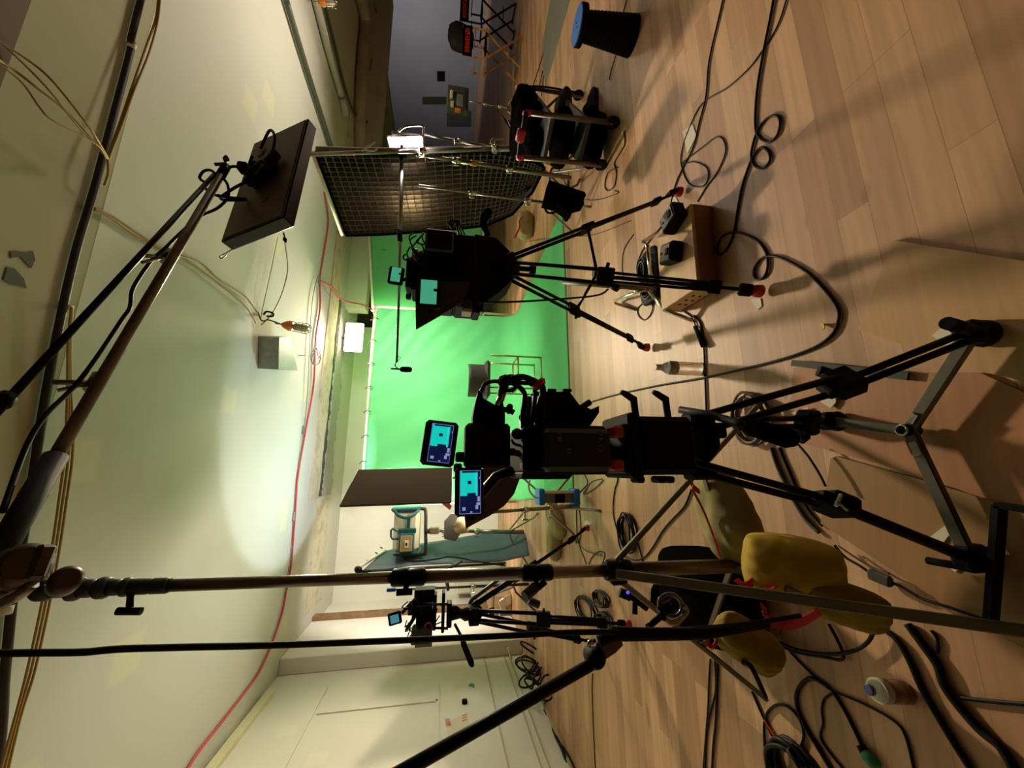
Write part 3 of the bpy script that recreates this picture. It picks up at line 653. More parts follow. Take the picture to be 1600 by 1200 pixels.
MB().rod(rd2a, rd2b, .0105).build('steadying_rod', BLKM, ba)
MB().tube([P(0, 632, 1.2), P(14, 618, 1.22)], .02, 8).build('rod_end_sleeve', BLKM, ba)
def ear(p1, p2, p3, nm='ear_clamp'):
    MB().tube([p1, p2], .008, 8).tube([p2, p3], .006, 8).rod(p2-d*.03, p2+d*.03, .021).build(nm, STEEL, ba)
ear(P(216, 399, 1.55), P(262, 401, 1.66), P(222, 410, 1.56))
ear(P(80, 597, 1.36), P(150, 598, 1.42), P(90, 610, 1.36))
MB().tube(cr([P(4, 800, 1.15), P(40, 700, 1.25), P(70, 650, 1.3), P(115, 605, 1.37), P(150, 560, 1.42), P(190, 500, 1.5), P(203, 480, 1.52), P(208, 450, 1.55), P(236, 408, 1.6), P(258, 388, 1.63), P(278, 368, 1.68), P(310, 340, 1.74), P(340, 325, 1.79), P(356, 308, 1.84), P(356, 290, 1.85), P(350, 280, 1.84)], 6), .0065, 8).build('lashed_cable', BLKC, ba)
MB().tube(cr([P(320, 285, 1.8), P(312, 278, 1.8), P(318, 268, 1.8), P(328, 266, 1.8), P(336, 272, 1.8), P(330, 284, 1.82), P(320, 290, 1.8), P(327, 300, 1.82), P(345, 308, 1.84)], 6), .0065, 7).build('cable_loop', BLKC, ba)
# combo stand
TB = P(1152, 884, 1.15); TC = P(955, 892, 1.15)
cs = thing('combo_stand', (TB.x, TB.y, 0), 'heavy steel stand in the left foreground with flat legs and sandbags', 'stand')
def pp(x): return P(x, 884+(1152-x)*(922-884)/(1152-60), 1.15)
MB().rod(TB, pp(950), .021).build('pole_section', TANM, cs, 'brownish lower pole section')
MB().rod(pp(985), pp(640), .0175).build('pole_section', STEEL, cs)
MB().rod(pp(660), pp(255), .0145).build('pole_section', STEEL, cs)
for a, b, r, nm in ((985, 945, .029, 'leg_collar'), (862, 815, .0225, 'locking_collar'), (664, 612, .0225, 'locking_collar'), (265, 205, .018, 'top_receiver')):
    MB().lathe(pp(a), pp(b), [(0, r*.9), (.08, r), (.45, r), (.5, r*.88), (.55, r), (.92, r), (1, r*.9)], 18).build(nm, BLKM if nm != 'top_receiver' else DGREY, cs)
def tee(c, e, w, nm='tee_handle'):
    MB().rod(c, e, .007).rod(e-w, e+w, .0085).build(nm, BLKM, cs)
tee(pp(205), P(202, 955, 1.12), (P(183, 957, 1.12)-P(202, 957, 1.12)))
tee(pp(840), P(836, 922, 1.12), V((.02, 0, -.03)), 'crank_knob')
MB().rod(P(820, 932, 1.1), P(836, 918, 1.12), .014).build('knob_grip', DGREY, cs)
tee(pp(640), P(632, 925, 1.12), V((0, 0, .02)), 'crank_knob')
for a, b, r in ((205, 190, .021), (190, 172, .018), (172, 150, .024), (150, 128, .020), (128, 108, .026), (108, 85, .018), (85, 55, .024)):
    MB().lathe(pp(a), pp(b), [(0, r*.8), (.25, r), (.75, r), (1, r*.8)], 14).build('riser_ring', DGREY, cs)
for c, e, r in ((P(98, 914, 1.1), P(105, 903, 1.06), .028), (P(30, 895, 1.16), P(40, 880, 1.06), .046), (P(10, 905, 1.2), P(18, 890, 1.1), .052)):
    MB().lathe(c, e, [(0, r*.8), (.2, r), (.8, r), (1, r*.7)], 24).build('grip_disc', mat('worn_brown_metal', '4a3d2e', .4, .6, .3, 12), cs)
MB().obox(P(62, 878, 1.08), ax, ay, az, .07, .03, .03, .006).build('grip_jaw', mat('worn_brown_metal', '4a3d2e'), cs)
MB().tube([P(0, 945, 1.1), P(30, 930, 1.08), P(52, 912, 1.08)], .012, 8).build('grip_lever', STEEL, cs)
LEGC = mat('grey_green_flat_leg', '67624a', .5, .35, .15, 9)
ft1, ft2, ft3 = F(1192, 625, .015), F(1700, 1000, .015), F(1197, 1092, .015)
l1 = P(958, 882, 1.16); l2 = P(962, 896, 1.12); l3 = P(966, 905, 1.18)
MB().bar(l1, ft1, .022, .016, UZ, .003).build('leg', LEGC, cs)
MB().bar(l2, ft2, .024, .014, UZ, .003).build('leg', LEGC, cs)
MB().bar(l3, ft3, .020, .014, UZ, .003).build('leg', LEGC, cs)
for a, b in ((l1, ft1), (l2, ft2), (l3, ft3)):
    MB().bar(TB+V((0, 0, .02)), a.lerp(b, .52), .016, .008, UZ).build('brace', mat('brown_brace', '57452f', .5, .3), cs)
for c in (l1, l3): MB().obox(c, UX, UY, UZ, .03, .03, .05, .006).build('hinge_bracket', BLKM, cs)
MB().lathe(P(1152, 884, 1.15), P(1168, 884, 1.15), [(0, .026), (.6, .026), (1, .012)], 14).build('pole_foot', BLKM, cs)
# ================================================================== TRIPODS
def tripod(hub, feet, label, top_r=.045, pair=.022, tr=.010, mid=.52, low=.82, spread=True, foot_mat=RED, lock=.04, hub_h=.10, color=BLKM, pads=True, group=None):
    hub = V(hub); feet = [V(f) for f in feet]; c = sum(feet, V())/3
    th = thing('camera_tripod', (c.x, c.y, 0), label, 'tripod', group)
    MB().lathe(hub+UZ*.03, hub-UZ*hub_h*.5, [(0, top_r), (.3, top_r*1.15), (.7, top_r*1.1), (1, top_r*.5)], 20).build('bowl', BLK, th)
    mb = MB(); mb.rod(hub-UZ*hub_h*.5, hub-UZ*hub_h, .012); mb.lathe(hub-UZ*hub_h, hub-UZ*(hub_h+.03), [(0, .022), (1, .026)], 12); mb.build('tie_down_knob', BLK, th)
    mids = []
    for ft in feet:
        o = (ft-hub); o.z = 0; o.normalize(); s = V((-o.y, o.x, 0))
        a = hub+o*top_r*.9; b = a.lerp(ft, mid); e = a.lerp(ft, low); dd = (ft-a).normalized(); mids.append(b)
        mb = MB()
        for k in (-1, 1): mb.rod(a+s*pair*k, b+s*pair*1.1*k+dd*.02, tr)
        mb.rod(b-dd*.02, e+dd*.01, tr*1.05); mb.rod(e, ft+UZ*.02, tr*.9)
        for k in (-1, 1): mb.rod(b+s*pair*.75*k, e+s*pair*.55*k, tr*.75)
        lg = mb.build('leg', color, th)
        MB().obox(b, s, dd, s.cross(dd), pair*3.1, lock*1.5, tr*3.2, .005).rod(b+s*pair*1.3, b+s*pair*2.2+o*.012, .008).build('leg_lock', BLK, lg)
        MB().obox(e, s, dd, s.cross(dd), pair*2.1, lock, tr*2.8, .004).build('leg_lock', BLK, lg)
        if foot_mat: MB().lathe(ft+UZ*.035, ft, [(0, .016), (.3, .024), (1, .026)], 14).build('rubber_foot', foot_mat, lg)
        MB().obox(ft+UZ*.03-dd*.03, s, dd, s.cross(dd), .05, .05, .022, .006).build('foot_bracket', BLK, lg)
        MB().obox(a, s, dd, s.cross(dd), pair*3, .05, .03, .006).build('leg_hinge', BLK, th)
    if spread:
        cm = sum(mids, V())/3-UZ*.05
        for b in mids: MB().rod(cm, b-UZ*.01, .008).obox(b-UZ*.01, UX, UY, UZ, .03, .03, .03, .005).build('spreader_arm', BLKM, th)
        MB().lathe(cm+UZ*.02, cm-UZ*.02, [(0, .02), (1, .02)], 12).build('spreader_hub', BLKM, th)
    return th
def tri_pads(pts, label0):
    for (x, y, w, l, a), lab in zip(pts, label0):
        c = F(x, y, .004); u = V((math.cos(a), math.sin(a), 0)); v = V((-u.y, u.x, 0))
        tag(MB().obox(c, u, v, UZ, w, l, .004, .001).build('paper_tape', WHITET), lab, 'tape')
# second camera tripod
t2 = tripod(P(795, 418, 1.66), [F(1064, 300, .02), F(1188, 455, .02), F(1013, 543, .02)], 'black tripod with red rubber feet beside the wooden crate', .05, .026, .0085, .42, .84, True, RED, .05)
# third camera tripod, far left
h3 = P(742, 957, 2.9)
t3 = tripod(h3, [F(920, 825, .02), F(985, 975, .02), F(932, 1004, .02)], 'distant black tripod with red feet under the far left camera', .05, .03, .012, .45, .82, False, RED, .06)
# main tripod: drawn leg by leg, with a low spreader on the floor boards
ZB = .022
hub1 = P(1100, 688, .86)
t1 = thing('camera_tripod', (.1, .86, ZB), 'large black tripod with twin tube legs and floor spreader in the foreground', 'tripod')
def twin(a1, a2, b1, b2, lockc, tip, nm, mk=None, low=.013):
    mb = MB(); mb.rod(a1, b1, .0085); mb.rod(a2, b2, .0085); lg = mb.build('leg', BLKM, t1)
    ddir = (tip-lockc).normalized()
    s = V((-ddir.y, ddir.x, 0)).normalized()
    MB().obox(lockc, s, ddir, s.cross(ddir), .075, .065, .045, .008).rod(lockc+s*.04, lockc+s*.055+UZ*.02, .014).obox(lockc-ddir*.035, s, ddir, s.cross(ddir), .05, .03, .03, .005).build('leg_lock', BLK, lg)
    return lg, s, ddir
tipR = P(1512, 522, .62); tipR.z = .06
tipR = F(1520, 520, .055); tipL = F(1515, 873, .055); tipB_ = F(1295, 658, .055)
lkR = P(1318, 598, .74); lkL = P(1305, 788, .76); lkB = P(1262, 660, .98)
lg, s, dd = twin(P(1095, 650, .82), P(1120, 668, .84), lkR+V((.012, 0, .016)), lkR-V((.014, 0, .012)), lkR, tipR, 'r')
MB().rod(lkR+V((.0, 0, .012)), tipR+V((.0, 0, .02)), .0085).rod(lkR-V((.012, 0, .012)), tipR-V((.012, 0, .006)), .0085).build('lower_tube', BLKM, lg)
lg, s, dd = twin(P(1085, 722, .82), P(1092, 738, .84), lkL+V((.012, 0, .016)), lkL-V((.012, 0, .014)), lkL, tipL, 'l')
MB().rod(lkL, tipL, .013).build('lower_tube', BLKM, lg)
MB().obox(lkL+V((0, -.035, .025)), (.6, 0, .8), UY, (.8, 0, -.6), .03, .006, .005).obox(lkL+V((.012, -.035, .03)), (.8, 0, -.6), UY, (.6, 0, .8), .03, .006, .005).build('white_tape_mark', WHITEP, lg)
lg, s, dd = twin(P(1150, 655, .93), P(1150, 668, .93), lkB+V((.012, 0, 0)), lkB-V((.012, 0, 0)), lkB, tipB_, 'b')
MB().rod(lkB, tipB_, .012).build('lower_tube', BLKM, lg)
hubS = F(1421, 672, .05)
SPR = mat('worn_grey_spreader', '4f4d42', .4, .5, .25, 14)
for tp in (tipR, tipL, tipB_):
    MB().bar(hubS, tp, .028, .018, UZ, .003).build('spreader_arm', SPR, t1)
    MB().obox(tp+V((0, 0, .0)), UX, UY, UZ, .055, .05, .055, .012).build('spike_socket', BLK, t1)
    MB().lathe(V((tp.x, tp.y, ZB)), V((tp.x, tp.y, ZB+.03)), [(0, .032), (.5, .03), (1, .016)], 14).build('rubber_foot', BLK, t1)
MB().rod(hubS-UZ*.02, hubS+UZ*.022, .016).build('spreader_hub', BLKM, t1)
MB().tube([hubS+UZ*.026+V((math.cos(a)*.013, math.sin(a)*.013, 0)) for a in [i*math.pi/8 for i in range(16)]], .0025, 6, True).build('hub_ring', CHROME, t1)
hs = (tipR-hubS).normalized(); MB().obox(hubS+hs*.035+UZ*.012, hs, UZ.cross(hs), UZ, .03, .014, .01, .002).build('latch', CHROME, t1)
hl = (tipL-hubS).normalized(); MB().obox(hubS+hl*.05+UZ*.0102, hl, UZ.cross(hl), UZ, .035, .018, .002).build('worn_sticker', mat('worn_sticker', '8b8577', .6, 0, .4, 60), t1)
MB().obox(hubS+hl*.045+UZ*.0105+V((0, .012, 0)), hl, UZ.cross(hl), UZ, .04, .003, .002).build('red_line', REDC, t1)
MB().rod(tipR+V((-.0, -.01, .01)), P(1480, 505, .60), .014).build('toggle', BLK, t1)
MB().rod(tipL+V((-.02, 0, .0)), F(1450, 876, .05), .009).build('toggle', BLK, t1)
# head
MB().pb(1000, 650, 1090, 742, .79, .13, .012).build('head_body', BLK, t1)
MB().pb(985, 644, 1005, 748, .79, .15, .006).build('head_plate', BLK, t1)
MB().lathe(P(1076, 690, .87), P(1112, 690, .87), [(0, .062), (.4, .06), (.7, .045), (1, .03)], 24).build('bowl', CLOTHB, t1)
for (x, y) in ((1082, 655), (1085, 738), (1100, 672)): MB().pb(x, y-12, x+38, y+12, .83, .05, .006).build('leg_hinge', BLK, t1)
for x in (980, 1030):
    MB().tube([P(x+14, 652, .82), P(x+12, 640, .80), P(x+10, 624, .80), P(x-4, 615, .79), P(x-10, 612, .79)], [.008, .008, .009, .007, .005], 8).build('lever', BLK, t1)
for x in (997, 1030, 1044): MB().pb(x, 744, x+12, 755, .82, .04, .004).build('control_knob', BLK, t1)
MB().tube([P(1062, 640, .86), P(1110, 648, .80), P(1150, 660, .72), P(1175, 668, .68)], .009, 10).build('pan_bar', BLKM, t1)
MB().lathe(P(1168, 666, .69), P(1243, 688, .60), [(0, .015), (.1, .018), (.85, .0195), (1, .012)], 14).build('pan_grip', CLOTHB, t1)

# ================================================================== MAIN CAMERA
c1 = thing('cinema_camera', P(975, 690, .85), 'black cinema camera rig with big battery and twin monitors in the foreground', 'camera')
MB().pb(852, 669, 957, 737, .715, .05, .009).build('battery', mat('black_battery_shell', '131110', .35, 0, .1, 20), c1)
bb = MB()
for i, (x, y0, y1) in enumerate(((936, 672, 676), (936, 678, 681), (936, 683, 687), (933, 689, 691), (886, 700, 704), (886, 706, 709), (872, 676, 679), (872, 682, 690))): bb.pb(x, y0, x+6, y1, .7135, .002, 0)
bb.build('faint_lettering', mat('faint_grey_print', '57544e', .6), c1)
mb = MB(); cc = P(938, 700, .7145)
mb.tube([cc+V((math.cos(a)*.0055, 0, math.sin(a)*.0055)) for a in [i*math.pi/8 for i in range(16)]], .0012, 5, True); mb.build('round_emblem', mat('faint_grey_print', '57544e'), c1)
for y in (665, 718): MB().pb(958, y, 976, y+18, .74, .04, .004).build('red_clamp', RED, c1)
MB().pb(818, 664, 952, 742, .77, .22, .008).build('camera_body', BLK, c1)
MB().pb(975, 662, 988, 740, .76, .2, .003).build('base_plate', BLKM, c1)
MB().prism([P(836, 664, .80), P(836, 632, .80), P(850, 612, .80), P(890, 612, .80), P(905, 632, .80), P(925, 640, .80), P(936, 634, .80), P(936, 645, .80), P(920, 668, .80)], (0, .12, 0)).build('side_module', BLK, c1)
MB().pb(832, 612, 892, 616, .82, .03, .002).build('side_rail', BLKM, c1)
for x in (856, 880): MB().pb(x, 607, x+14, 612, .82, .02, .002).build('rail_knob', BLK, c1)
MB().pb(816, 737, 893, 749, .78, .16, .004).build('lower_box', BLK, c1)
MB().rod(P(818, 650, .82), P(818, 745, .82), .008).build('rod', BLKM, c1)
MB().rod(P(826, 620, .86), P(826, 745, .86), .008).build('rod', BLKM, c1)
for y in (668, 722): MB().pb(815, y, 828, y+13, .79, .02, .003).build('red_bracket', RED, c1)
MB().pb(727, 661, 798, 731, .78, .06, .006).build('receiver_box', BLK, c1)
MB().prism([P(739, 700, .80), P(739, 650, .80), P(742, 632, .80), P(747, 612, .80), P(752, 610, .80), P(755, 622, .80), P(776, 634, .80), P(780, 625, .80), P(786, 628, .80), P(789, 645, .80), P(789, 700, .80)], (0, .04, 0)).build('transmitter_box', BLK, c1)
MB().pb(795, 700, 806, 712, .80, .03, .003).rod(P(800, 706, .81), P(822, 712, .82), .007).build('mount_arm', BLKM, c1)
MB().tube([P(786, 640, .80), P(795, 640, .80), P(803, 645, .80)], .006).obox(P(796, 639, .80), UX, UY, UZ, .02, .02, .012, .003).build('thumb_screw', BLK, c1)
MB().tube([P(803, 671, .81), P(808, 679, .81), P(815, 678, .81)], .006).ell(P(808, 678, .80), UX, UY, UZ, .012, .012, .012).ell(P(817, 652, .80), UX, UY, UZ, .009, .009, .009).build('arm_joint', BLK, c1)
# monitors, slightly turned
def monitor(parent, cx, cy, Y, w, h, tilt, sw, sh, kind, sy=0):
    """w along the frame's y (room width), h along the frame's x (height), tilt in the plane of the back"""
    c = P(cx, cy, Y); sc = (P(cx, cy-10, Y).x-P(cx, cy+10, Y).x)/20
    u = V((math.cos(tilt), 0, math.sin(tilt))); v = V((-math.sin(tilt), 0, math.cos(tilt)))
    m_ = MB().obox(c, u, UY, v, w*sc, .022, h*sc, .006).build('monitor', BLK, parent)
    def quad(nm, mt, a, b, c2, d2, yy=.0125):
        # a,b: width range, c2,d2: height range in -1..1 of the screen
        p0 = c+u*(a+b)/2*sw*sc/2+v*((c2+d2)/2*sh*sc/2+sy*sc)-UY*yy
        MB().obox(p0, u, UY, v, (b-a)*sw*sc/2, .0015, (d2-c2)*sh*sc/2).build(nm, mt, m_)
    if kind == 'big':
        quad('screen_background', SBL, -1, 1, -1, 1)
        quad('screen_picture', SCY, -.18, .98, -.72, .95, .0132)
        quad('screen_shadow', SBL, -.62, -.05, -.55, .28, .0138)
        quad('screen_chair', SBL, .36, .52, -.10, .25, .0142)
        quad('screen_line', SPK, -.18, .98, -.56, -.54, .0142)
        quad('screen_bar', SBL, .90, .98, -.7, .8, .0142)
        for (a, b, c2, d2) in ((-.80, -.62, -.75, -.5), (-.85, -.7, .45, .75), (-.45, -.22, -.92, -.70), (.6, .7, -.95, -.9), (-.96, -.9, -.2, .0), (-.62, -.5, -.95, -.6)): quad('screen_detail', SPK, a, b, c2, d2, .0145)
        for e in (-1, 1): quad('screen_border', SPK, -1, 1, e-.012, e+.012, .0145); quad('screen_border', SPK, e-.008, e+.008, -1, 1, .0145)
    elif kind == 'teal':
        quad('screen_picture', STE, -1, 1, -1, 1); quad('screen_chair', BLK, .05, .3, -1, -.6, .0132)
    else:
        quad('screen_picture', SB3, -1, 1, -1, 1)
    return m_
monitor(c1, 687, 693, .80, 70, 52, math.radians(-6), 58, 33, 'big', -1.5)
monitor(c1, 733, 768, .80, 76, 46, math.radians(1), 66, 33, 'big', -1.0)
MB().pb(712, 706, 730, 722, .81, .03, .003).build('monitor_arm', BLKM, c1)
MB().pb(709, 724, 722, 738, .82, .02, .003).build('monitor_arm', BLKM, c1)
MB().tube([P(735, 805, .82), P(745, 780, .9), P(775, 745, .92), P(800, 735, .9)], .012, 8).build('monitor_arm', BLKM, c1)
# cable loops on the rig
mb = MB()
for pts, r in (
    ([(752, 612), (758, 600), (770, 596), (782, 596), (790, 590), (800, 588), (806, 597), (803, 608), (792, 610), (783, 602), (781, 592), (790, 588)], .0045),
    ([(782, 625), (785, 605), (795, 594), (815, 589), (832, 594), (846, 602), (848, 615), (842, 635), (838, 660)], .007),
    ([(786, 618), (792, 600), (805, 600), (818, 612), (820, 625), (817, 650), (820, 675)], .006),
    ([(800, 592), (815, 598), (830, 600), (836, 612), (834, 640), (830, 668)], .005),
    ([(848, 605), (850, 625), (848, 655), (845, 680)], .005),
    ([(800, 688), (803, 693), (812, 696), (825, 696), (838, 688), (846, 677)], .003)):
    mb.tube(cr([P(x, y, .79+.01*math.sin(x)) for x, y in pts], 6), r, 8)
mb.build('rig_cables', BLKC, c1)
MB().lathe(P(838, 596, .79), P(846, 605, .79), [(0, .014), (.5, .018), (1, .012)], 10).build('red_plug', RED, c1)
MB().lathe(P(777, 634, .79), P(788, 612, .79), [(0, .006), (.5, .008), (1, .005)], 8).build('antenna_plug', STEEL, c1)
MB().rod(P(898, 640, .84), P(880, 652, .84), .02).build('lens_motor', BLK, c1)
MB().tube(cr([P(897, 648, .80), P(910, 636, .80), P(922, 628, .80)], 5), .007, 8).build('cable_stub', BLKC, c1)
MB().pb(842, 655, 925, 728, 1.0, .14, .02).build('lens_barrel', BLK, c1)

# ================================================================== SECOND CAMERA
Y2 = 1.62
c2 = thing('cinema_camera', P(800, 418, Y2), 'black camera rig with side flag and teal monitor on the middle tripod', 'camera')
MB().pb(662, 357, 712, 470, Y2, .18, .01).build('camera_body', BLK, c2)
MB().pb(664, 357, 709, 392, Y2-.08, .08, .008).build('battery', mat('black_battery_shell', '131110'), c2)
MB().pb(710, 364, 745, 478, Y2, .16, .012).build('lower_module', BLK, c2)
MB().prism([P(x, y, Y2+.03) for x, y in ((742, 366), (775, 372), (796, 392), (806, 425), (798, 440), (782, 455), (750, 478), (742, 478))], (0, .14, 0)).build('fluid_head', BLK, c2)
MB().pb(642, 392, 664, 452, Y2+.02, .14, .006).build('top_handle', BLK, c2)
MB().pb(634, 400, 646, 448, Y2+.04, .08, .006).build('cable_block', BLK, c2)
MB().pb(750, 474, 755, 487, Y2, .05, .002).build('rod_end', BLKM, c2)
MB().pb(739, 455, 750, 488, Y2+.02, .10, .003).build('lower_box', BLK, c2)
solid(MB().prism([P(649, 440, Y2-.05), P(650, 514, Y2-.02), P(723, 472, Y2-.02), P(735, 440, Y2-.05)], (0, .008, 0)).build('side_flag', mat('dark_brown_flag', '2f2720', .85), c2, 'brown side flag'), .003)
monitor(c2, 619, 431, Y2, 27, 21, math.radians(-5), 22, 13, 'teal')
monitor(c2, 670, 458, Y2-.07, 48, 34, 0, 37, 23, 'teal')
MB().tube([P(630, 437, Y2), P(636, 436, Y2+.02), P(644, 434, Y2+.03)], .008, 8).build('monitor_arm', BLKM, c2)
MB().pb(722, 482, 737, 487, Y2-.03, .06, .002).build('side_card', mat('pale_card_edge', 'b6ad92', .6), c2)
MB().pb(724, 468, 737, 483, Y2-.02, .06, .003).build('side_box', mat('dark_teal_box', '27382d', .5), c2)
MB().tube([P(762, 366, Y2-.02), P(755, 352, Y2-.10), P(757, 340, Y2-.18), P(763, 331, Y2-.25)], [.011, .014, .017, .016], 12).build('pan_grip', CLOTHB, c2)
MB().tube([P(634, 402, Y2+.05)+V((math.cos(a)*.014, 0, math.sin(a)*.011)) for a in [i*math.pi/6 for i in range(12)]], .004, 6, True).build('ring_knob', BLKM, c2)
MB().ell(P(650, 398, Y2-.01), UX, UY, UZ, .03, .015, .014, 1, 12, 8, .1, 3).build('red_cable_wrap', RED, c2)
mb = MB(); rd = random.Random(4)
for k in range(9):
    x0, y0 = rd.uniform(640, 665), rd.uniform(360, 400)
    mb.tube(cr([P(x0, y0, Y2-.02), P(x0-rd.uniform(2, 14), y0+rd.uniform(5, 20), Y2-.04), P(x0+rd.uniform(0, 12), y0+rd.uniform(15, 40), Y2-.05), P(x0+rd.uniform(4, 18), y0+rd.uniform(20, 60), Y2-.02)], 6), .0035, 6)
for k in range(3): mb.tube(cr([P(707, 358, Y2), P(702+3*k, 350, Y2), P(704+5*k, 344, Y2), P(712+2*k, 346, Y2), P(714+3*k, 356, Y2), P(718+4*k, 366, Y2)], 6), .004, 6)
mb.tube(cr([P(750, 478, Y2), P(752, 472, Y2-.03), P(790, 472, Y2-.04), P(850, 469, Y2-.05), P(930, 462, Y2), P(950, 452, Y2+.05)], 6), .005, 6)
mb.build('rig_cables', BLKC, c2)
for (x, y) in ((622, 458), (640, 460), (648, 452), (640, 442)): MB().pb(x+12, y, x+20, y+8, Y2, .02, .003).build('clamp', BLKM, c2)

# ================================================================== THIRD CAMERA (far left)
Y3 = 2.85
c3 = thing('cinema_camera', P(745, 957, Y3), 'small open camera rig with blue monitor on the far left tripod', 'camera')
for nm, a in (('camera_body', (650, 948, 675, 978)), ('top_module', (647, 922, 679, 943)), ('lens_support', (662, 958, 676, 985)), ('side_plate', (690, 927, 695, 990)), ('mount_plate', (698, 944, 706, 982)),
              ('upper_plate', (676, 930, 682, 986)), ('battery', (642, 984, 675, 1008)), ('handle_block', (637, 946, 652, 962))):
    MB().pb(*a, Y3 if nm != 'battery' else Y3-.08, .10, .006).build(nm, BLK if nm != 'battery' else DGREY, c3)
MB().pb(648, 1006, 675, 1012, Y3-.07, .06, .003).build('battery_label', mat('grey_print', '7c7b70', .6), c3)
MB().lathe(P(711, 955, Y3-.02), P(711, 955, Y3+.1), [(0, .03), (.3, .034), (1, .034)], 16).lathe(P(706, 957, Y3+.04), P(742, 960, Y3+.04), [(0, .05), (.4, .03), (.6, .045), (1, .03)], 14).build('fluid_head', BLK, c3)
MB().pb(733, 953, 749, 979, Y3, .12, .006).build('tripod_clamp', BLK, c3)
MB().tube([P(711, 976, Y3-.05), P(720, 993, Y3-.2), P(727, 1006, Y3-.3)], .009, 8).lathe(P(723, 1003, Y3-.3), P(738, 1040, Y3-.5), [(0, .013), (.1, .016), (.9, .016), (1, .01)], 12).build('pan_grip', CLOTHB, c3)
mo = monitor(c3, 617, 966, Y3-.05, 20, 22, math.radians(12), 13, 14, 'blue')
mb = MB(); rd = random.Random(8)
for k in range(16):
    x0, y0 = rd.uniform(632, 690), rd.uniform(935, 990)
    mb.tube(cr([P(x0, y0, Y3-.03), P(x0+rd.uniform(-12, 12), y0+rd.uniform(4, 14), Y3-.06), P(x0+rd.uniform(-6, 14), y0+rd.uniform(-12, 16), Y3-.04)], 5), .004, 5)
mb.rod(P(640, 945, Y3), P(700, 944, Y3), .008).rod(P(655, 980, Y3), P(700, 982, Y3), .008).rod(P(628, 958, Y3), P(650, 935, Y3), .012).rod(P(635, 985, Y3-.02), P(650, 960, Y3), .012)
mb.build('rig_rods_and_cables', BLKM, c3)
MB().tube(cr([P(668, 985, Y3-.06), P(664, 977, Y3-.07), P(672, 973, Y3-.06), P(676, 982, Y3-.05)], 5), .004, 5).build('red_cable_loop', REDC, c3)
MB().pb(604, 920, 618, 925, Y3-.1, .03, .002).build('blue_tab', BLUEP, c3)
# ================================================================== FLAG, LAMP, CANVAS AND STANDS AT THE LEFT BACK
fl = thing('flag_panel', P(620, 760, 4.3), 'brown cloth flag panel standing upright at the left edge of the green screen', 'flag panel')
q = [P(560, 735, 4.5), P(532, 791, 4.1), P(704, 785, 4.1), P(706, 732, 4.5)]
fn = (q[1]-q[0]).cross(q[3]-q[0]).normalized()
MB().prism(q, fn*.012).build('flag_cloth', BROWNF, fl)
for i in range(4): MB().rod(q[i], q[(i+1) % 4], .010).build('frame_rod', DGREY, fl)
c_stand(q[3].lerp(q[2], .3)+V((0, .05, 0)), V((q[3].x-.05, 4.55, 0)), 'steel stand under the brown flag panel', .014, rot=.8, reach=.36)
tag(MB().prism([P(686, 784, 4.6), P(700, 783, 4.6), P(706, 791, 4.6), P(703, 797, 4.6)], (0, .02, 0)).build('red_cloth_tab', mat('faded_red_cloth', 'c8645a', .8)), 'faded red cloth tab below the brown flag panel', 'cloth')
# dark rounded reflector behind the main camera
solid(tag(MB().prism([P(x, y, 2.5) for x, y in ((795, 712), (808, 716), (814, 728), (812, 748), (803, 772), (788, 790), (765, 806), (742, 818), (728, 826), (725, 800), (735, 760), (760, 725))], (0, .012, 0)).build('reflector_disc', mat('purple_brown_fabric', '352a26', .6, 0, .15, 3)), 'dark rounded fabric reflector behind the main camera monitors', 'reflector'), .002)
c_stand(P(770, 800, 2.55), V((P(912, 790, 3.38).x, 3.38, 0)), 'slim stand behind the blue ended power unit', .014, rot=2.6, reach=.4)
# studio lamp
YL = 5.3
sl2 = thing('studio_lamp', P(636, 831, YL), 'cream and teal studio lamp seen from behind in a dark yoke', 'studio lamp')
r = (P(634, 795, YL)-P(634, 866, YL)).length/2; cL = P(634, 831, YL)
MB().pb(614, 799, 655, 864, YL, .34, .05).build('lamp_housing', CREAM, sl2)
MB().pb(613, 862, 656, 869, YL-.01, .36, .02).build('rear_rim', TEAL, sl2)
MB().pb(611, 793, 657, 800, YL-.01, .38, .02).build('front_rim', TEAL, sl2)
MB().pb(622, 826, 650, 834, YL-.06, .08, .01).build('ballast_top', TEAL, sl2)
MB().pb(623, 834, 646, 864, YL-.11, .11, .008).build('rear_box', TEAL, sl2)
MB().pb(625, 837, 644, 862, YL-.118, .01, .004).build('rear_plate', mat('tan_plate', '9c8a5c', .6), sl2)
MB().pb(632, 845, 638, 856, YL-.124, .008, .002).build('plate_label', WHITEP, sl2)
MB().pb(633.5, 848, 636.5, 853, YL-.127, .006, .001).build('label_window', DGREY, sl2)
MB().tube(cr([P(616, 797, YL-.02), P(622, 805, YL-.06), P(634, 809, YL-.08), P(646, 805, YL-.06), P(654, 797, YL-.02)], 6), .02, 8).build('curved_bracket', TEAL, sl2)
MB().pb(636, 805, 641, 828, YL-.02, .05, .004).build('centre_rib', TEAL, sl2)
MB().tube([P(623, 842, YL-.08), P(613, 842, YL-.08), P(611, 838, YL-.08), P(611, 829, YL-.08), P(613, 826, YL-.08), P(622, 830, YL-.08)], .014, 8).build('carry_handle', TEAL, sl2)
MB().tube(cr([P(640, 867, YL+.1), P(660, 866, YL+.08), P(665, 862, YL+.06), P(665, 830, YL+.05), P(665, 800, YL+.06), P(661, 795, YL+.08), P(640, 795, YL+.1)], 5), .022, 10).build('yoke', DGREY, sl2)
MB().rod(P(665, 830, YL+.05), P(672, 830, YL+.05), .03).build('yoke_pin', DGREY, sl2)
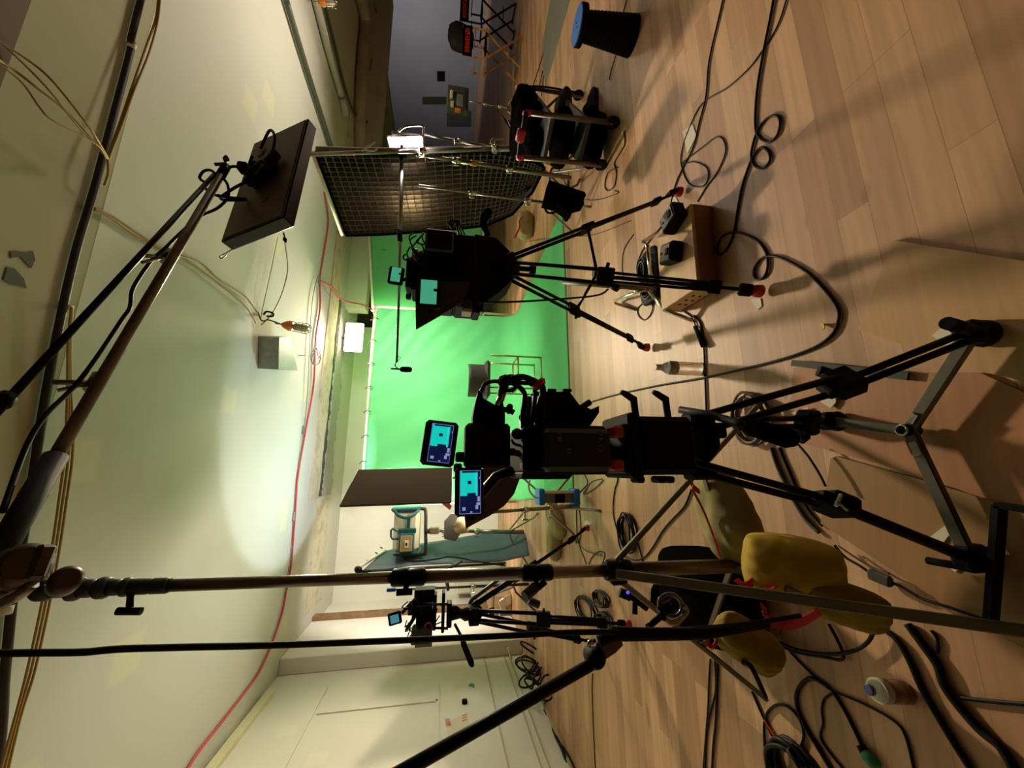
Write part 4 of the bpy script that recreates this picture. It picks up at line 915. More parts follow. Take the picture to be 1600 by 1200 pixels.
MB().tube(cr([P(630, 869, YL), P(634, 874, YL), P(645, 877, YL), P(662, 876, YL), P(685, 873, YL-.1), P(700, 870, YL-.1), P(720, 872, YL-.2), P(745, 877, YL-.3), P(790, 884, YL-.4)], 6), .009, 7).build('power_cord', BLKC, sl2)
c_stand(P(670, 829, YL+.05), V((P(815, 832, YL+.2).x, YL+.2, 0)), 'pale stand supporting the cream studio lamp', .022, rot=1.1, reach=.55, knobs=(.55, .86))
tag(MB().pb(671, 824, 686, 835, YL, .07, .01).build('mounting_block', mat('brown_mounting_block', '7a6a50', .5, .4)), 'brown mounting block at the top of the studio lamp stand', 'clamp')
# tan cloth bundle and dark jacket hanging by it
tag(MB().ell(P(722, 822, 4.9), UX, UY, UZ, .10, .08, .09, 1, 16, 10, .12, 3).build('cloth_bundle', mat('tan_cloth', 'a8966c', .9, 0, .1, 8)), 'tan cloth bundle tied behind the lower monitor', 'cloth')
tag(MB().prism([P(x, y, 5.0) for x, y in ((694, 842), (694, 815), (705, 803), (716, 802), (722, 830), (712, 846))], (0, .08, 0)).build('hanging_jacket', mat('grey_jacket_cloth', '55504a', .9, 0, .1, 5)), 'grey cloth hanging between the studio lamp and the lower monitor', 'cloth')
# blue grey canvas
cvp = [P(565, 893, 5.2), P(600, 862, 5.8), P(650, 850, 5.9), P(700, 843, 6.0), P(790, 828, 6.0), P(821, 834, 5.6), P(829, 868, 5.2), P(780, 877, 5.25), P(700, 881, 5.2), P(640, 884, 5.2)]
cv = thing('canvas_panel', (cvp[6].x, cvp[6].y, 0), 'blue grey canvas panel leaning behind the studio lamp', 'canvas panel')
def bil(u, v):
    top = [cvp[0], cvp[1], cvp[2], cvp[3], cvp[4], cvp[5]]; bot = [cvp[0]+V((-.01, 0, -.005)), cvp[9]+V((0, 0, .02)), cvp[9], cvp[8], cvp[7], cvp[6]]
    t = u*5; i = min(int(t), 4); k = t-i
    a = top[i].lerp(top[i+1], k); b = bot[i].lerp(bot[i+1], k); p = a.lerp(b, v); return p+V((0, .02*math.sin(9*u+4*v), .012*math.sin(14*u)*v))
solid(MB().grid(bil, 40, 12).build('canvas_cloth', BLUEC, cv), .008)
MB().rod(P(558, 889, 5.18), P(602, 860, 5.8), .018).build('frame_pipe', WHITEP, cv)
MB().rod(P(560, 893, 5.18), P(790, 880, 5.23), .016).build('frame_pipe', DGREY, cv)
MB().lathe(P(556, 888, 5.15), P(564, 893, 5.2), [(0, .025), (.3, .04), (.7, .04), (1, .02)], 12).obox(P(571, 894, 5.17), UX, UY, UZ, .06, .06, .06, .012).build('corner_fitting', BLKM, cv)
for x, y in ((590, 865), (577, 877), (598, 857)): MB().rod(P(x, y, 5.6), P(x-4, y-2, 5.6), .007).build('tie_cord', DGREY, cv)
# white cabinet against the back wall and dark arm stubs
wb = thing('wall_cabinet', P(776, 905, 8.3), 'low off-white cabinet box against the back wall', 'cabinet')
MB().abox((P(745, 927, 8.3).x, 8.3, 0), (P(745, 884, 8.3).x, 8.66, P(713, 905, 8.3).z), .01).build('cabinet_body', mat('off_white_box', 'cfc5aa', .7), wb)
MB().abox((P(745, 925, 8.3).x, 8.28, .03), (P(745, 886, 8.3).x, 8.3, P(716, 905, 8.3).z), .004).build('cabinet_door', mat('off_white_door', 'c6bca0', .7), wb)
MB().tube([P(734, 944, 3.0), P(738, 936, 3.0), P(760, 920, 3.1), P(792, 895, 3.3)], .015, 10).build('side_arm', DGREY, t3)
MB().tube([P(700, 921, 5.2), P(697, 898, 5.0), P(700, 888, 5.0), P(722, 876, 5.05)], .022, 10).build('bent_handle', DGREY, DST)
mb = MB(); mb.tube(cr([P(771, 960, 6.7), P(771, 938, 6.7), P(775, 928, 6.7), P(803, 917, 6.7)], 5), .016, 8); tag(mb.build('bent_pipe', STEEL), 'curved steel pipe leaning by the back wall', 'pipe')
mb = MB(); mb.tube(cr([P(780, 962, 6.9), P(783, 950, 6.9), P(780, 940, 6.9), P(797, 930, 6.9)], 5), .012, 8); tag(mb.build('bent_pipe', CHROME), 'thin chrome pipe beside the curved steel pipe', 'pipe')
tag(MB().tube(cr([P(794, 1012, 5.2), P(797, 1022, 5.2), P(799, 1030, 5.2)], 4), .012, 8).build('light_tube', CHROME), 'small bright metal rod against the left wall base', 'rod')
tag(MB().abox((XL+.28, 7.7, 0), (XL+.75, 8.2, .62), .02).build('storage_box', mat('pale_green_box', '9fa58c', .7)), 'pale green box standing in the far left corner', 'box')
tag(MB().abox((XL+.30, 7.0, 0), (XL+.55, 7.6, .38), .02).build('storage_box', mat('brown_cardboard', '8c6f4a', .85, 0, .15, 6)), 'brown cardboard box on the floor near the far left corner', 'box')
# ================================================================== ballast, far sandbags
bl = thing('power_unit', P(905, 777, 3.35), 'grey power unit with blue ends hanging by the slim stand', 'power unit')
MB().pb(850, 767, 900, 786, 3.30, .11, .008).build('unit_body', mat('grey_unit_body', '6c6a60', .5, .2), bl)
MB().pb(868, 772, 883, 786, 3.29, .01, .002).build('control_panel', BLK, bl)
MB().pb(852, 767, 898, 771, 3.285, .03, .002).build('pale_trim', WHITEP, bl)
for x in (843, 898): MB().pb(x, 764, x+9, 790, 3.27, .17, .01).build('end_cap', BLUEP, bl)
MB().tube(cr([P(843, 777, 3.3), P(836, 777, 3.3), P(828, 768, 3.3), P(826, 758, 3.3), P(828, 750, 3.3)], 5), .008, 7).build('white_lead', WHITEP, bl)
def sandbag(lobes, label, mt, straps=()):
    c = sum((V(l[0]) for l in lobes), V())/len(lobes); th = thing('sandbag', c, label, 'sandbag')
    for i, (c0, d, rx, ry, rz) in enumerate(lobes):
        d = V(d).normalized(); u = V((-d.y, d.x, 0)); u = u.normalized() if u.length > .1 else UX; w = d.cross(u).normalized()
        rd = random.Random(i+len(label)); ph = [rd.uniform(0, 6) for _ in range(4)]
        def pil(a, b, sgn):
            x, y = 2*a-1, 2*b-1; k = max(0, (1-x**4))*max(0, (1-y**4)); pin = 1-.10*(x*x*y*y)
            cr_ = .09*math.sin(7*x+3*y+ph[0])*(1-abs(y))+.13*math.sin(11*y-3*x+ph[1])*abs(x)**2.5+.07*math.sin(15*x*y+ph[2])*max(abs(x), abs(y))**3+.05*math.sin(17*x-9*y+ph[3])*abs(y)
            return V(c0)+d*rx*x*(1-.06*(1-y*y)*0)*pin+u*ry*y*pin*(1-.10*x*x)+w*sgn*rz*(k**.5)*(1+.55*cr_)
        mb = MB().grid(lambda a, b: pil(a, b, 1), 34, 30).grid(lambda a, b: pil(a, 1-b, -1), 34, 30); mb.build('bag_lobe', mt, th)
    for s in straps: MB().grid(lambda u, v, s=s: (lambda p: p+V((0, 0, .028*(v-.5)))+UX*.0)(cr(s, 8)[min(int(u*(len(cr(s, 8))-1)), len(cr(s, 8))-1)]), 24, 1).build('webbing_strap', REDW, th, 'red webbing strap')
    return th
sandbag([(F(868, 812, .07), V((.6, .5, .1)), .20, .10, .07), (F(866, 845, .06), V((1, -.2, 0)), .20, .11, .07)], 'khaki sandbag on the far floor behind the main camera', mat('dusty_khaki', '8f8453', .9, 0, .15, 8, .2), ())
fsb = F(833, 354)
sandbag([(fsb+UZ*.12, V((1, -.15, 0)), .21, .13, .12)], 'khaki sandbag with red strap on the floor below the gridded soft light', mat('dusty_khaki', '8f8453'), ([P(818, 338, fsb.y-.15), P(812, 345, fsb.y-.15), P(812, 355, fsb.y-.15), P(804, 372, fsb.y-.15)],))
# foreground sandbags over the stand legs
dA = (P(1150, 868, 1.12)-P(1100, 748, 1.3)).normalized()
A = sandbag([(P(1135, 806, 1.20), dA, .150, .092, .070), (P(1236, 886, .98), (P(1300, 900, .93)-P(1170, 876, 1.03)).normalized(), .118, .082, .075)], 'big yellow sandbag slung over the foremost stand brace', KHA)
[o for o in A.children if o.name.startswith('bag_lobe')][1].data.materials[0] = YEL
A.children[-1].data.materials[0] = YEL
def strap(parent, pts, w=.022, mt=None, nm='webbing_strap'):
    c = cr(pts, 8); mb = MB()
    for i in range(len(c)-1):
        d = (c[i+1]-c[i]); L = d.length
        if L < 1e-5: continue
        d.normalize(); s = d.cross(V((0, 1, .3)).normalized()).normalized()
        mb.obox((c[i]+c[i+1])/2, d, s, d.cross(s), L*1.05, w, .003)
    return mb.build(nm, mt or REDW, parent, 'red webbing strap')
strap(A, [P(1076, 742, 1.22), P(1082, 758, 1.2), P(1092, 768, 1.18), P(1082, 760, 1.17)], .016)
strap(A, [P(1082, 765, 1.2), P(1100, 800, 1.18), P(1117, 845, 1.14), P(1125, 870, 1.12)], .008)
strap(A, [P(1150, 905, 1.02), P(1165, 915, 1.0), P(1180, 905, 1.0)], .02)
B = sandbag([(P(1318, 943, .90), (P(1385, 968, .86)-P(1250, 925, .95)).normalized(), .092, .048, .046), (P(1168, 1004, 1.02), (P(1200, 1035, 1.0)-P(1125, 985, 1.05)).normalized(), .085, .045, .05)], 'dull yellow sandbag hanging low behind the near stand leg', mat('shaded_yellow_canvas', '8d7720', .9, 0, .15, 6, .2))  # darker copy of the yellow canvas, shade put into its colour
strap(B, [P(1192, 945, .92), P(1200, 965, .9), P(1225, 975, .9), P(1255, 970, .88), P(1280, 955, .86)], .026)
strap(B, [P(1103, 1000, 1.05), P(1112, 1012, 1.04), P(1120, 1000, 1.04), P(1114, 990, 1.05)], .012)
strap(B, [P(1186, 925, .98), P(1200, 920, .96), P(1212, 918, .94)], .016)
tag(MB().tube(cr([P(1160, 1035, 1.0), P(1172, 1040, .98), P(1182, 1058, .97), P(1196, 1090, .97)], 5), .006, 7).build('bag_cord', BLKC), 'black cord dangling from the low yellow sandbag to the leg tip', 'cord')
# black equipment bag behind the pole foot
eb = thing('equipment_bag', F(1110, 930), 'black equipment bag lying behind the foot of the foreground pole', 'bag')
MB().ell(F(1105, 925, .13), UX, UY, UZ, .17, .24, .13, .55, 26, 16, .02, 5).build('bag_body', CLOTHB, eb)
MB().ell(F(1040, 935, .14), UX, UY, UZ, .07, .06, .07, .8, 16, 10, .08, 2).build('side_pocket', CLOTHB, eb)
MB().tube(cr([F(1060, 915, .26), F(1085, 905, .32), F(1120, 908, .3), F(1150, 918, .27)], 6), .010, 7).build('carry_handle', CLOTHB, eb)
MB().ell(P(981, 926, 1.31), UX, UY, UZ, .005, .005, .005, 1, 10, 8).build('indicator_light', LEDB, eb)
mb = MB(); mb.rod(P(968, 925, 1.36), P(985, 932, 1.35), .016).rod(P(985, 930, 1.35), P(1012, 950, 1.33), .013).rod(P(992, 942, 1.34), P(992, 960, 1.33), .009); mb.build('connector_cluster', BLK, eb)
# hand clamp with ring on the brace
hc = thing('spring_clamp', P(1045, 948, 1.05), 'dark metal clamp with a ring handle on the stand brace', 'clamp')
MB().tube([P(1048, 946, 1.05)+V((math.cos(a)*.028, .01*math.sin(a), math.sin(a)*.028)) for a in [i*math.pi/10 for i in range(20)]], .006, 8, True).build('ring_handle', STEEL, hc)
MB().rod(P(1052, 944, 1.05), P(1030, 958, 1.05), .014).rod(P(1034, 962, 1.04), P(1012, 980, 1.02), .008).ell(P(1052, 946, 1.03), UX, UY, UZ, .008, .006, .008).build('clamp_body', BLKM, hc)
MB().tube(cr([P(1066, 945, 1.04), P(1072, 955, 1.04), P(1060, 970, 1.03), P(1046, 972, 1.03), P(1038, 966, 1.03)], 5), .008, 8).build('clamp_jaw', STEEL, hc)
# black pole from below, its clamp and the heavy cable
bp2 = thing('black_pole', P(780, 1122, .72), 'matte black pole slanting in from the lower edge to a wooden knobbed clamp', 'pole')
MB().rod(P(600, 1222, .72), P(926, 1037, .80), .0105).build('pole_tube', BLKM, bp2)
MB().lathe(P(922, 1018, .86), P(934, 1032, .78), [(0, .013), (.3, .019), (.8, .019), (1, .012)], 16).build('clamp_collar', BLK, bp2)
MB().prism([P(x, y, .80) for x, y in ((926, 1020), (934, 1002), (950, 992), (968, 994), (974, 1008), (962, 1020), (944, 1032), (932, 1036))], (0, .03, 0)).build('wooden_knob', WOODH, bp2)
MB().tube([P(919, 1010, .80), P(921, 1004, .80), P(930, 1000, .80)], .005, 8).build('chrome_edge', CHROME, bp2)
MB().tube([P(936, 1002, .79), P(958, 990, .79), P(1000, 991, .79), P(1100, 990, .80), P(1200, 976, .82)], [.010, .0135, .012, .011, .007], 10).build('black_sleeve', BLK, bp2)
MB().prism([P(960, 990, .78), P(966, 988, .78), P(978, 993, .78), P(974, 995, .78)], (0, .006, 0)).build('shiny_tab', mat('pale_yellow_metal', 'd9cf9a', .25, .8), bp2)
cable('hanging_cable', [P(-12, 1021, .74), P(60, 1020, .74), P(130, 1019, .74), P(190, 1014, .74), P(300, 1011, .74), P(430, 1008, .74), P(640, 1000, .75), P(800, 993, .76), P(900, 988, .77), P(1000, 987, .79), P(1120, 980, .81), P(1200, 970, .82), P(1250, 962, .82)], .0052, BLKC, 'black cable hanging straight down from the ceiling past the stand pole')
# small hose clip on foreground pole
tag(MB().tube([P(818, 930, 1.3), P(822, 925, 1.3), P(828, 925, 1.3)], .006, 6).rod(P(820, 930, 1.3), P(838, 918, 1.3), .012).rod(P(826, 938, 1.32), P(842, 945, 1.32), .012).build('cable_plug', DGREY), 'grey plug hanging by the collar of the foreground pole', 'plug')
# ================================================================== CART, STOOL, CHAIRS (right side)
ct = thing('equipment_cart', F(950, 200), 'steel equipment cart with red handle grips and shelves of black bags', 'cart')
def post(p, q, rr=.019): MB().rod(p, q, rr).build('post', TANM, ct)
cA = (P(817, 137, 2.9), P(927, 153, 2.9)); cBp = (P(825, 176, 2.25), P(958, 192, 2.25)); cC = (P(817, 246, 2.5), P(940, 258, 2.5)); cD = (P(834, 207, 3.1), P(908, 213, 3.1))
for a, b in (cA, cBp, cC, cD): post(a, b)
MB().tube(cr([cBp[0], P(822, 178, 2.22), P(818, 200, 2.3), P(813, 225, 2.4), P(812, 246, 2.48), cC[0]], 5), .02, 10).build('push_handle', BLKM, ct)
MB().lathe(P(823, 173, 2.22), P(824, 182, 2.24), [(0, .03), (.5, .035), (1, .028)], 12).build('red_corner', RED, ct)
MB().lathe(P(816, 202, 2.3), P(811, 222, 2.38), [(0, .022), (.1, .034), (.9, .034), (1, .022)], 14).build('red_grip', RED, ct)
MB().lathe(P(813, 240, 2.46), P(812, 250, 2.5), [(0, .028), (.5, .034), (1, .028)], 12).build('red_corner', RED, ct)
MB().lathe(P(812, 134, 2.88), P(811, 142, 2.9), [(0, .03), (.5, .04), (1, .03)], 12).build('red_corner', RED, ct)
def shelf(x, nm='shelf'):
    def at(pq): a, b = pq; k = (x-800)/(950-800); return a.lerp(b, min(1, max(0, k)))
    zz = P(x, 200, 2.6).z
    pts = [at(cBp), at(cC), at(cD), at(cA)]; pts = [V((p.x, p.y, zz)) for p in pts]
    MB().prism(pts, (0, 0, -.03)).build(nm, DGREY, ct); return zz
z1, z2, z3 = shelf(842), shelf(893), shelf(945)
for (x, y0, y1) in ((958, 186, 198), (944, 250, 262), (930, 150, 160)):
    c = F(975 if x == 958 else x+20, (y0+y1)/2, .04) if False else None
for pq in (cA, cBp, cC, cD):
    b = pq[1]; MB().rod(b, V((b.x, b.y, .10)), .014).build('caster_stem', BLKM, ct)
    MB().lathe(V((b.x-.015, b.y, .05)), V((b.x+.015, b.y, .05)), [(0, .04), (.1, .05), (.9, .05), (1, .04)], 18).build('caster_wheel', BLK, ct)
cm = (cA[1]+cBp[1]+cC[1]+cD[1])/4
def lump(x, y, Y, rx, ry, rz, sd, nm, label, mt=None, tilt=(1, 0, 0)):
    d = V(tilt).normalized(); u = UZ.cross(d).normalized()
    return tag(MB().ell(P(x, y, Y), d, u, d.cross(u), rx, ry, rz, .75, 30, 20, .07, sd).build(nm, mt or CLOTHB), label, 'bag')
lump(818, 200, 2.75, .22, .24, .11, 2, 'gear_bag', 'black gear bag bulging on the top shelf of the cart')
lump(820, 165, 2.9, .14, .14, .12, 5, 'gear_bag', 'smaller black bag at the far end of the cart top shelf')
lump(835, 226, 2.6, .12, .12, .08, 8, 'gear_bag', 'black bag behind the red grip of the cart handle')
lump(877, 215, 2.6, .22, .20, .075, 3, 'gear_bag', 'black bag on the near half of the cart middle shelf')
lump(880, 172, 2.85, .16, .15, .07, 6, 'gear_bag', 'grey black bag on the far half of the cart middle shelf', mat('charcoal_cloth', '2d2c2a', .9, 0, .2, 9))
lump(925, 215, 2.5, .22, .17, .09, 4, 'gear_bag', 'large black bag on the near half of the cart bottom shelf')
lump(928, 172, 2.7, .15, .15, .08, 9, 'gear_bag', 'dark bag on the far half of the cart bottom shelf', mat('charcoal_cloth', '2d2c2a'))
cable('cart_cable', [P(818, 140, 2.85), P(830, 135, 2.85), P(860, 137, 2.85), P(900, 144, 2.9), P(930, 143, 2.9), P(940, 135, 2.9), P(944, 122, 2.9), P(948, 125, 2.9), P(947, 140, 2.9), P(940, 152, 2.85), P(937, 146, 2.85), P(943, 128, 2.9)], .009, BLKC, 'black cable drooping down the far side of the cart')
lump(946, 146, 2.85, .06, .05, .05, 4, 'power_supply', 'small black power supply lying on the cart cable')
MB().rod(P(845, 178, 3.0), P(870, 154, 3.0), .012).build('diagonal_brace', BLKM, ct)
for p, q_ in (((784, 182, 2.9), (803, 206, 2.9)), ((795, 190, 2.85), (808, 218, 2.8))):
    tag(MB().tube([P(*p), P(*q_)], .012, 8).build('tripod_leg_tip', BLKM), 'thin black rod poking out of the cart top bag' if p[0] == 784 else 'second black rod poking out of the cart top bag', 'rod')
tag(MB().prism([P(842, 181, 3.1), P(849, 188, 3.1), P(845, 198, 3.1), P(837, 205, 3.1), P(835, 186, 3.1)], (0, .03, 0)).build('yellow_label_card', YEL), 'yellow tag hanging under the top shelf of the cart', 'tag')
# flat case between cart and stand
tag(MB().bar(P(905, 160, 3.4), P(888, 300, 3.4), .03, .05).build('wooden_plank', mat('reddish_wood', '7a3a22', .6, 0, .2, 9)), 'reddish wooden slat leaning behind the cart', 'board')
# black cloth draped on stand
dc = MB(); pts = [(858, 281), (914, 300), (916, 305), (912, 312), (913, 318), (898, 322), (893, 334), (889, 336), (884, 328), (870, 318), (850, 313)]
dcl = dc.prism([P(x, y, 2.5) for x, y in pts], (0, .09, 0)).build('draped_cloth', CLOTHB); tag(dcl, 'black cloth draped over the low end of the steel stand', 'cloth')
MB().tube(cr([P(853, 314, 2.48), P(852, 326, 2.48), P(856, 332, 2.48), P(866, 332, 2.48), P(873, 325, 2.48)], 7), .008, 8).build('strap_loop', CLOTHB, dcl)
# folding stool with blue top
sb = F(988, 57); st = thing('telescopic_stool', sb, 'round black ribbed stool with a bright blue top', 'stool')
zt = P(908, 42, sb.y).z
prof = []; n = 14
for i in range(n+1):
    t = i/n; r0 = .118-.034*t
    prof += [(t*.97, r0), (t*.97+.004, r0+.006), (min(.98, t*.97+.03), r0+.004)]
MB().lathe(sb, sb+UZ*zt*.95, sorted(prof), 28).build('ribbed_body', BLK, st)
topc = sb+UZ*zt*.95
MB().lathe(topc, topc+UZ*.045, [(0, .11), (.1, .122), (.85, .122), (1, .116)], 32).build('seat_rim', BLK, st)
MB().lathe(topc+UZ*.043, topc+UZ*.052, [(0, .117), (.6, .117), (1, .113)], 32).build('seat_top', BLUEP, st, 'bright blue seat top')
for dx in (-.02, .02): MB().rod(topc+V((dx, 0, .05)), topc+V((dx, 0, .054)), .006).build('finger_hole', BLK, st)
# director chairs
def director_chair(loc, rz, label, wood_m, s=1.0):
    loc = V(loc); R3 = Matrix.Rotation(rz, 3, 'Z'); T = lambda x, y, z: loc+R3 @ V((x*s, y*s, z*s))
    th = thing('director_chair', loc, label, 'chair')
    ex, ey = R3 @ UX, R3 @ UY
    for y in (-.2, .2):
        for sx in (-1, 1): MB().bar(T(-.30*sx, y+.02*sx, .02), T(.28*sx, y+.02*sx, .73), .022, .035, ey).build('leg', wood_m, th)
    for sx in (-1, 1):
        MB().bar(T(.29*sx, -.25, .74), T(.29*sx, .25, .74), .03, .03).build('seat_rail', wood_m, th)
        MB().bar(T(-.30*sx, -.24, .015), T(-.30*sx, .24, .015), .03, .03).build('floor_rail', wood_m, th)
        MB().bar(T(.29*sx, -.22, .75), T(.29*sx, -.22, 1.22), .03, .022).build('back_post', wood_m, th)
        MB().bar(T(.29*sx, .20, .75), T(.29*sx, .20, .95), .03, .022).build('arm_post', wood_m, th)
        MB().bar(T(.29*sx, -.24, .96), T(.29*sx, .24, .96), .05, .018).build('armrest', wood_m, th)
    MB().bar(T(-.2, -.21, .28), T(.2, -.21, .28), .03, .015).build('footrest', wood_m, th)
    MB().grid(lambda u, v: T(-.28+.56*u, -.22+.44*v, .75-.03*math.sin(math.pi*u)), 10, 6)
    solid(MB().grid(lambda u, v: T(-.28+.56*u, -.22+.44*v, .755-.03*math.sin(math.pi*u)), 10, 6).build('seat_cloth', CLOTHB, th), .006)
    bp_ = MB().obox(T(0, -.235, 1.12), ex, ey, UZ, .62*s, .012, .19*s, .004).build('back_cloth', CLOTHB, th)
    rd = random.Random(len(label)); mb = MB()
    x = -.24
    while x < .24:
        w = .04; c = T(x+w/2, -.244, 1.12)
        if not -.05 < x < 0.0:
            for (a, b, ww, hh) in ((-.4, 0, .012, .09), (.4, 0, .012, .09)): mb.obox(c+ex*w*a*s, ex, ey, UZ, ww*s, .003, hh*s)
            if rd.random() < .8: mb.obox(c+UZ*rd.choice((-.04, 0, .04))*s, ex, ey, UZ, w*.8*s, .003, .014*s)
        x += .062
    mb.build('red_lettering', REDT, bp_)
    return th
dv = F(812, 94)
director_chair(dv, -.22, 'light wooden director chair with red lettering on its black back', PINEW, .93)
dv2 = F(803, 42)
director_chair(dv2, -.22, 'dark wooden director chair with red lettering behind the light one', mat('dark_stained_wood', '201711', .5), .98)
jb2 = P(716, 58, dv.y+.12)
tag(MB().ell(jb2+V((0, 0, -.05)), UX, UY, UZ, .30, .14, .24, .7, 20, 12, .06, 4).ell(jb2+V((.1, 0, .02)), UX, UY, UZ, .22, .14, .14, .8, 18, 12, .06, 2).build('heaped_jacket', mat('dark_brown_jacket', '2b2120', .9, 0, .2, 6)), 'dark brown jacket heaped on top of the light director chair', 'jacket')
# grey mat, wires on the far floor
tag(MB().prism([F(x, y, .006) for x, y in ((862, -12), (847, 70), (848, 107), (852, 135), (893, -12))], (0, 0, -.005)).build('floor_mat', MATG), 'grey cloth mat lying on the floor beside the blue stool', 'mat')
for k, (a, b) in enumerate((((849, 82), (832, 136)), ((848, 110), (841, 140)), ((849, 118), (846, 150)))):
    cable('floor_wire', [F(*a, .008), F((a[0]+b[0])/2, (a[1]+b[1])/2+2, .008), F(*b, .008)], .006, BLKC, ('longest thin cord running from the grey mat to the cart', 'middle thin cord running from the grey mat to the cart', 'shortest thin cord running from the grey mat to the cart')[k], 'cord')
# items by the far blue grey wall
Yf = 5.75
fx = thing('studio_light', P(713, 155, Yf), 'cluttered grey green lamp head on the thin pale stand', 'lamp')
MB().pb(699, 134, 732, 172, Yf, .12, .01).build('housing', mat('murky_green_metal', '4b5043', .5, .3, .2, 9), fx)
for a, m_ in (((703, 140, 708, 152), CREAM), ((714, 147, 724, 165), GALV), ((704, 157, 709, 165), CREAM), ((711, 168, 720, 173), ORANGE), ((725, 140, 730, 170), DGREY)): MB().pb(*a, Yf-.04, .05, .006).build('fitting', m_, fx)
wf = XR-.04
def wallquad(nm, x0, y0, x1, y1, mt, label, cat, dx=0, th=.04):
    p = [W(x, y, wf-dx) for x, y in ((x0, y0), (x1, y0), (x1, y1), (x0, y1))]
    return tag(MB().prism(p, (th, 0, 0)).build(nm, mt), label, cat)
wallquad('wall_board', 698, 174, 736, 198, mat('dull_grey_board', '4a4a46', .7), 'dull grey board on the far blue grey wall', 'board')
wallquad('wall_strip', 660, 152, 697, 163, mat('brown_wall_strip', '3f3122', .8), 'brown strip fixed on the far blue grey wall', 'board')
wallquad('wall_vent', 683, 112, 695, 127, BLK, 'small black vent on the far blue grey wall', 'vent')
# ================================================================== CRATE, CHARGERS, CABLE TRAY
g0, g1 = F(1112, 322), F(1125, 452); gd = (g1-g0); gd.z = 0; gd.normalize(); gp = V((gd.y, -gd.x, 0));
if gp.y < 0: gp = -gp
ab = thing('wooden_crate', (g0+g1)/2, 'flat wooden crate with round holes in its end under two chargers', 'crate')
hgt = .115; L_ = (g1-g0).length+.0; dpt = .30
cc = g0+gd*L_/2+gp*dpt/2
MB().obox(cc+UZ*(hgt-.009), gd, gp, UZ, L_, dpt, .018, .003).build('top_board', APPLE, ab)
MB().obox(cc+UZ*.009, gd, gp, UZ, L_, dpt, .018).build('bottom_board', APPLED, ab)
for s in (0, 1): MB().obox(g0+gd*L_/2+gp*(.01+s*(dpt-.02))+UZ*hgt/2, gd, gp, UZ, L_, .018, hgt-.036).build('side_board', APPLED, ab)
for s in (0, 1): MB().obox(g0+gd*(.009+s*(L_-.018))+gp*dpt/2+UZ*hgt/2, gd, gp, UZ, .018, dpt-.03, hgt-.036).build('end_board', APPLE, ab)
for i in range(3):
    for j in range(2): MB().rod(g1+gp*(.09+.055*i)+UZ*(.04+.035*j)-gd*.002, g1+gp*(.09+.055*i)+UZ*(.04+.035*j)+gd*.0015, .008).build('end_hole', BLK, ab)
def charger(px, py, rz, label, w=.095, d=.13):
    c = F(px, py, hgt); u = V((math.cos(rz), math.sin(rz), 0)); v = V((-u.y, u.x, 0))
    th = thing('battery_charger', c, label, 'charger')
    MB().obox(c+UZ*.033, u, v, UZ, w, d, .066, .008).build('charger_body', BLK, th)
    MB().obox(c+UZ*.068, u, v, UZ, w*.8, d*.75, .006, .002).build('top_plate', mat('charger_plate', '4a453c', .4), th)
    MB().obox(c+UZ*.073-v*d*.2, u, v, UZ, w*.35, d*.2, .008, .002).build('contact_block', BLK, th)
    MB().rod(c+UZ*.07+v*d*.25, c+UZ*.076+v*d*.25, .006).build('status_button', DGREY, th)
charger(1061, 343, .25, 'black battery charger at the far end of the wooden crate')
charger(1058, 397, -.3, 'black battery charger in the middle of the wooden crate', .10, .11)
# tray of coiled cable between silver legs
trp = F(1020, 435, 0); tr_ = thing('cable_tray', trp, 'black oval tray heaped with coiled cable behind the tripod leg', 'tray')
tax = (F(1022, 470)-F(1020, 395)); tax.z = 0; hl_ = tax.length/2*1.0; tax.normalize(); tay = V((-tax.y, tax.x, 0))
tcx = F(1020, 432)
MB().ell(tcx+UZ*.02, tax, tay, UZ, .18, .11, .02, .6, 28, 12).build('tray_shell', BLK, tr_)
for k in range(7):
    a0_ = k*.7; MB().tube([tcx+UZ*(.045+.006*k)+tax*(.045*math.cos(a0_)+(.10-.006*k)*math.cos(a))+tay*(.07-.005*k)*math.sin(a) for a in [i*math.pi/12 for i in range(24)]], .0045, 6, True).build('coiled_cable', BLKC if k % 3 else mat('grey_cable', '4e483f'), tr_)
lst = thing('light_stand', F(1012, 470), 'chrome stand with bent tube legs behind the middle tripod', 'stand')
MB().rod(P(880, 441, 2.2), P(1022, 451, 1.9), .017).build('pole_section', TANM, lst)
MB().tube([F(1018, 446, .12), F(1012, 383, .22), F(1005, 378, .2), F(1027, 363, .02)], .011, 8).build('leg', CHROME, lst)
MB().tube([F(1010, 452, .12), F(992, 457, .16), F(960, 470, .06), F(962, 474, .03), F(993, 484, .01)], .010, 8).build('leg', CHROME, lst)
MB().tube([F(1015, 455, .12), F(1038, 484, .10), F(1082, 501, .01)], .011, 8).build('leg', CHROME, lst)
MB().lathe(P(955, 443, 2.02), P(966, 452, 2.0), [(0, .02), (.5, .026), (1, .02)], 12).build('collar', BLK, lst)
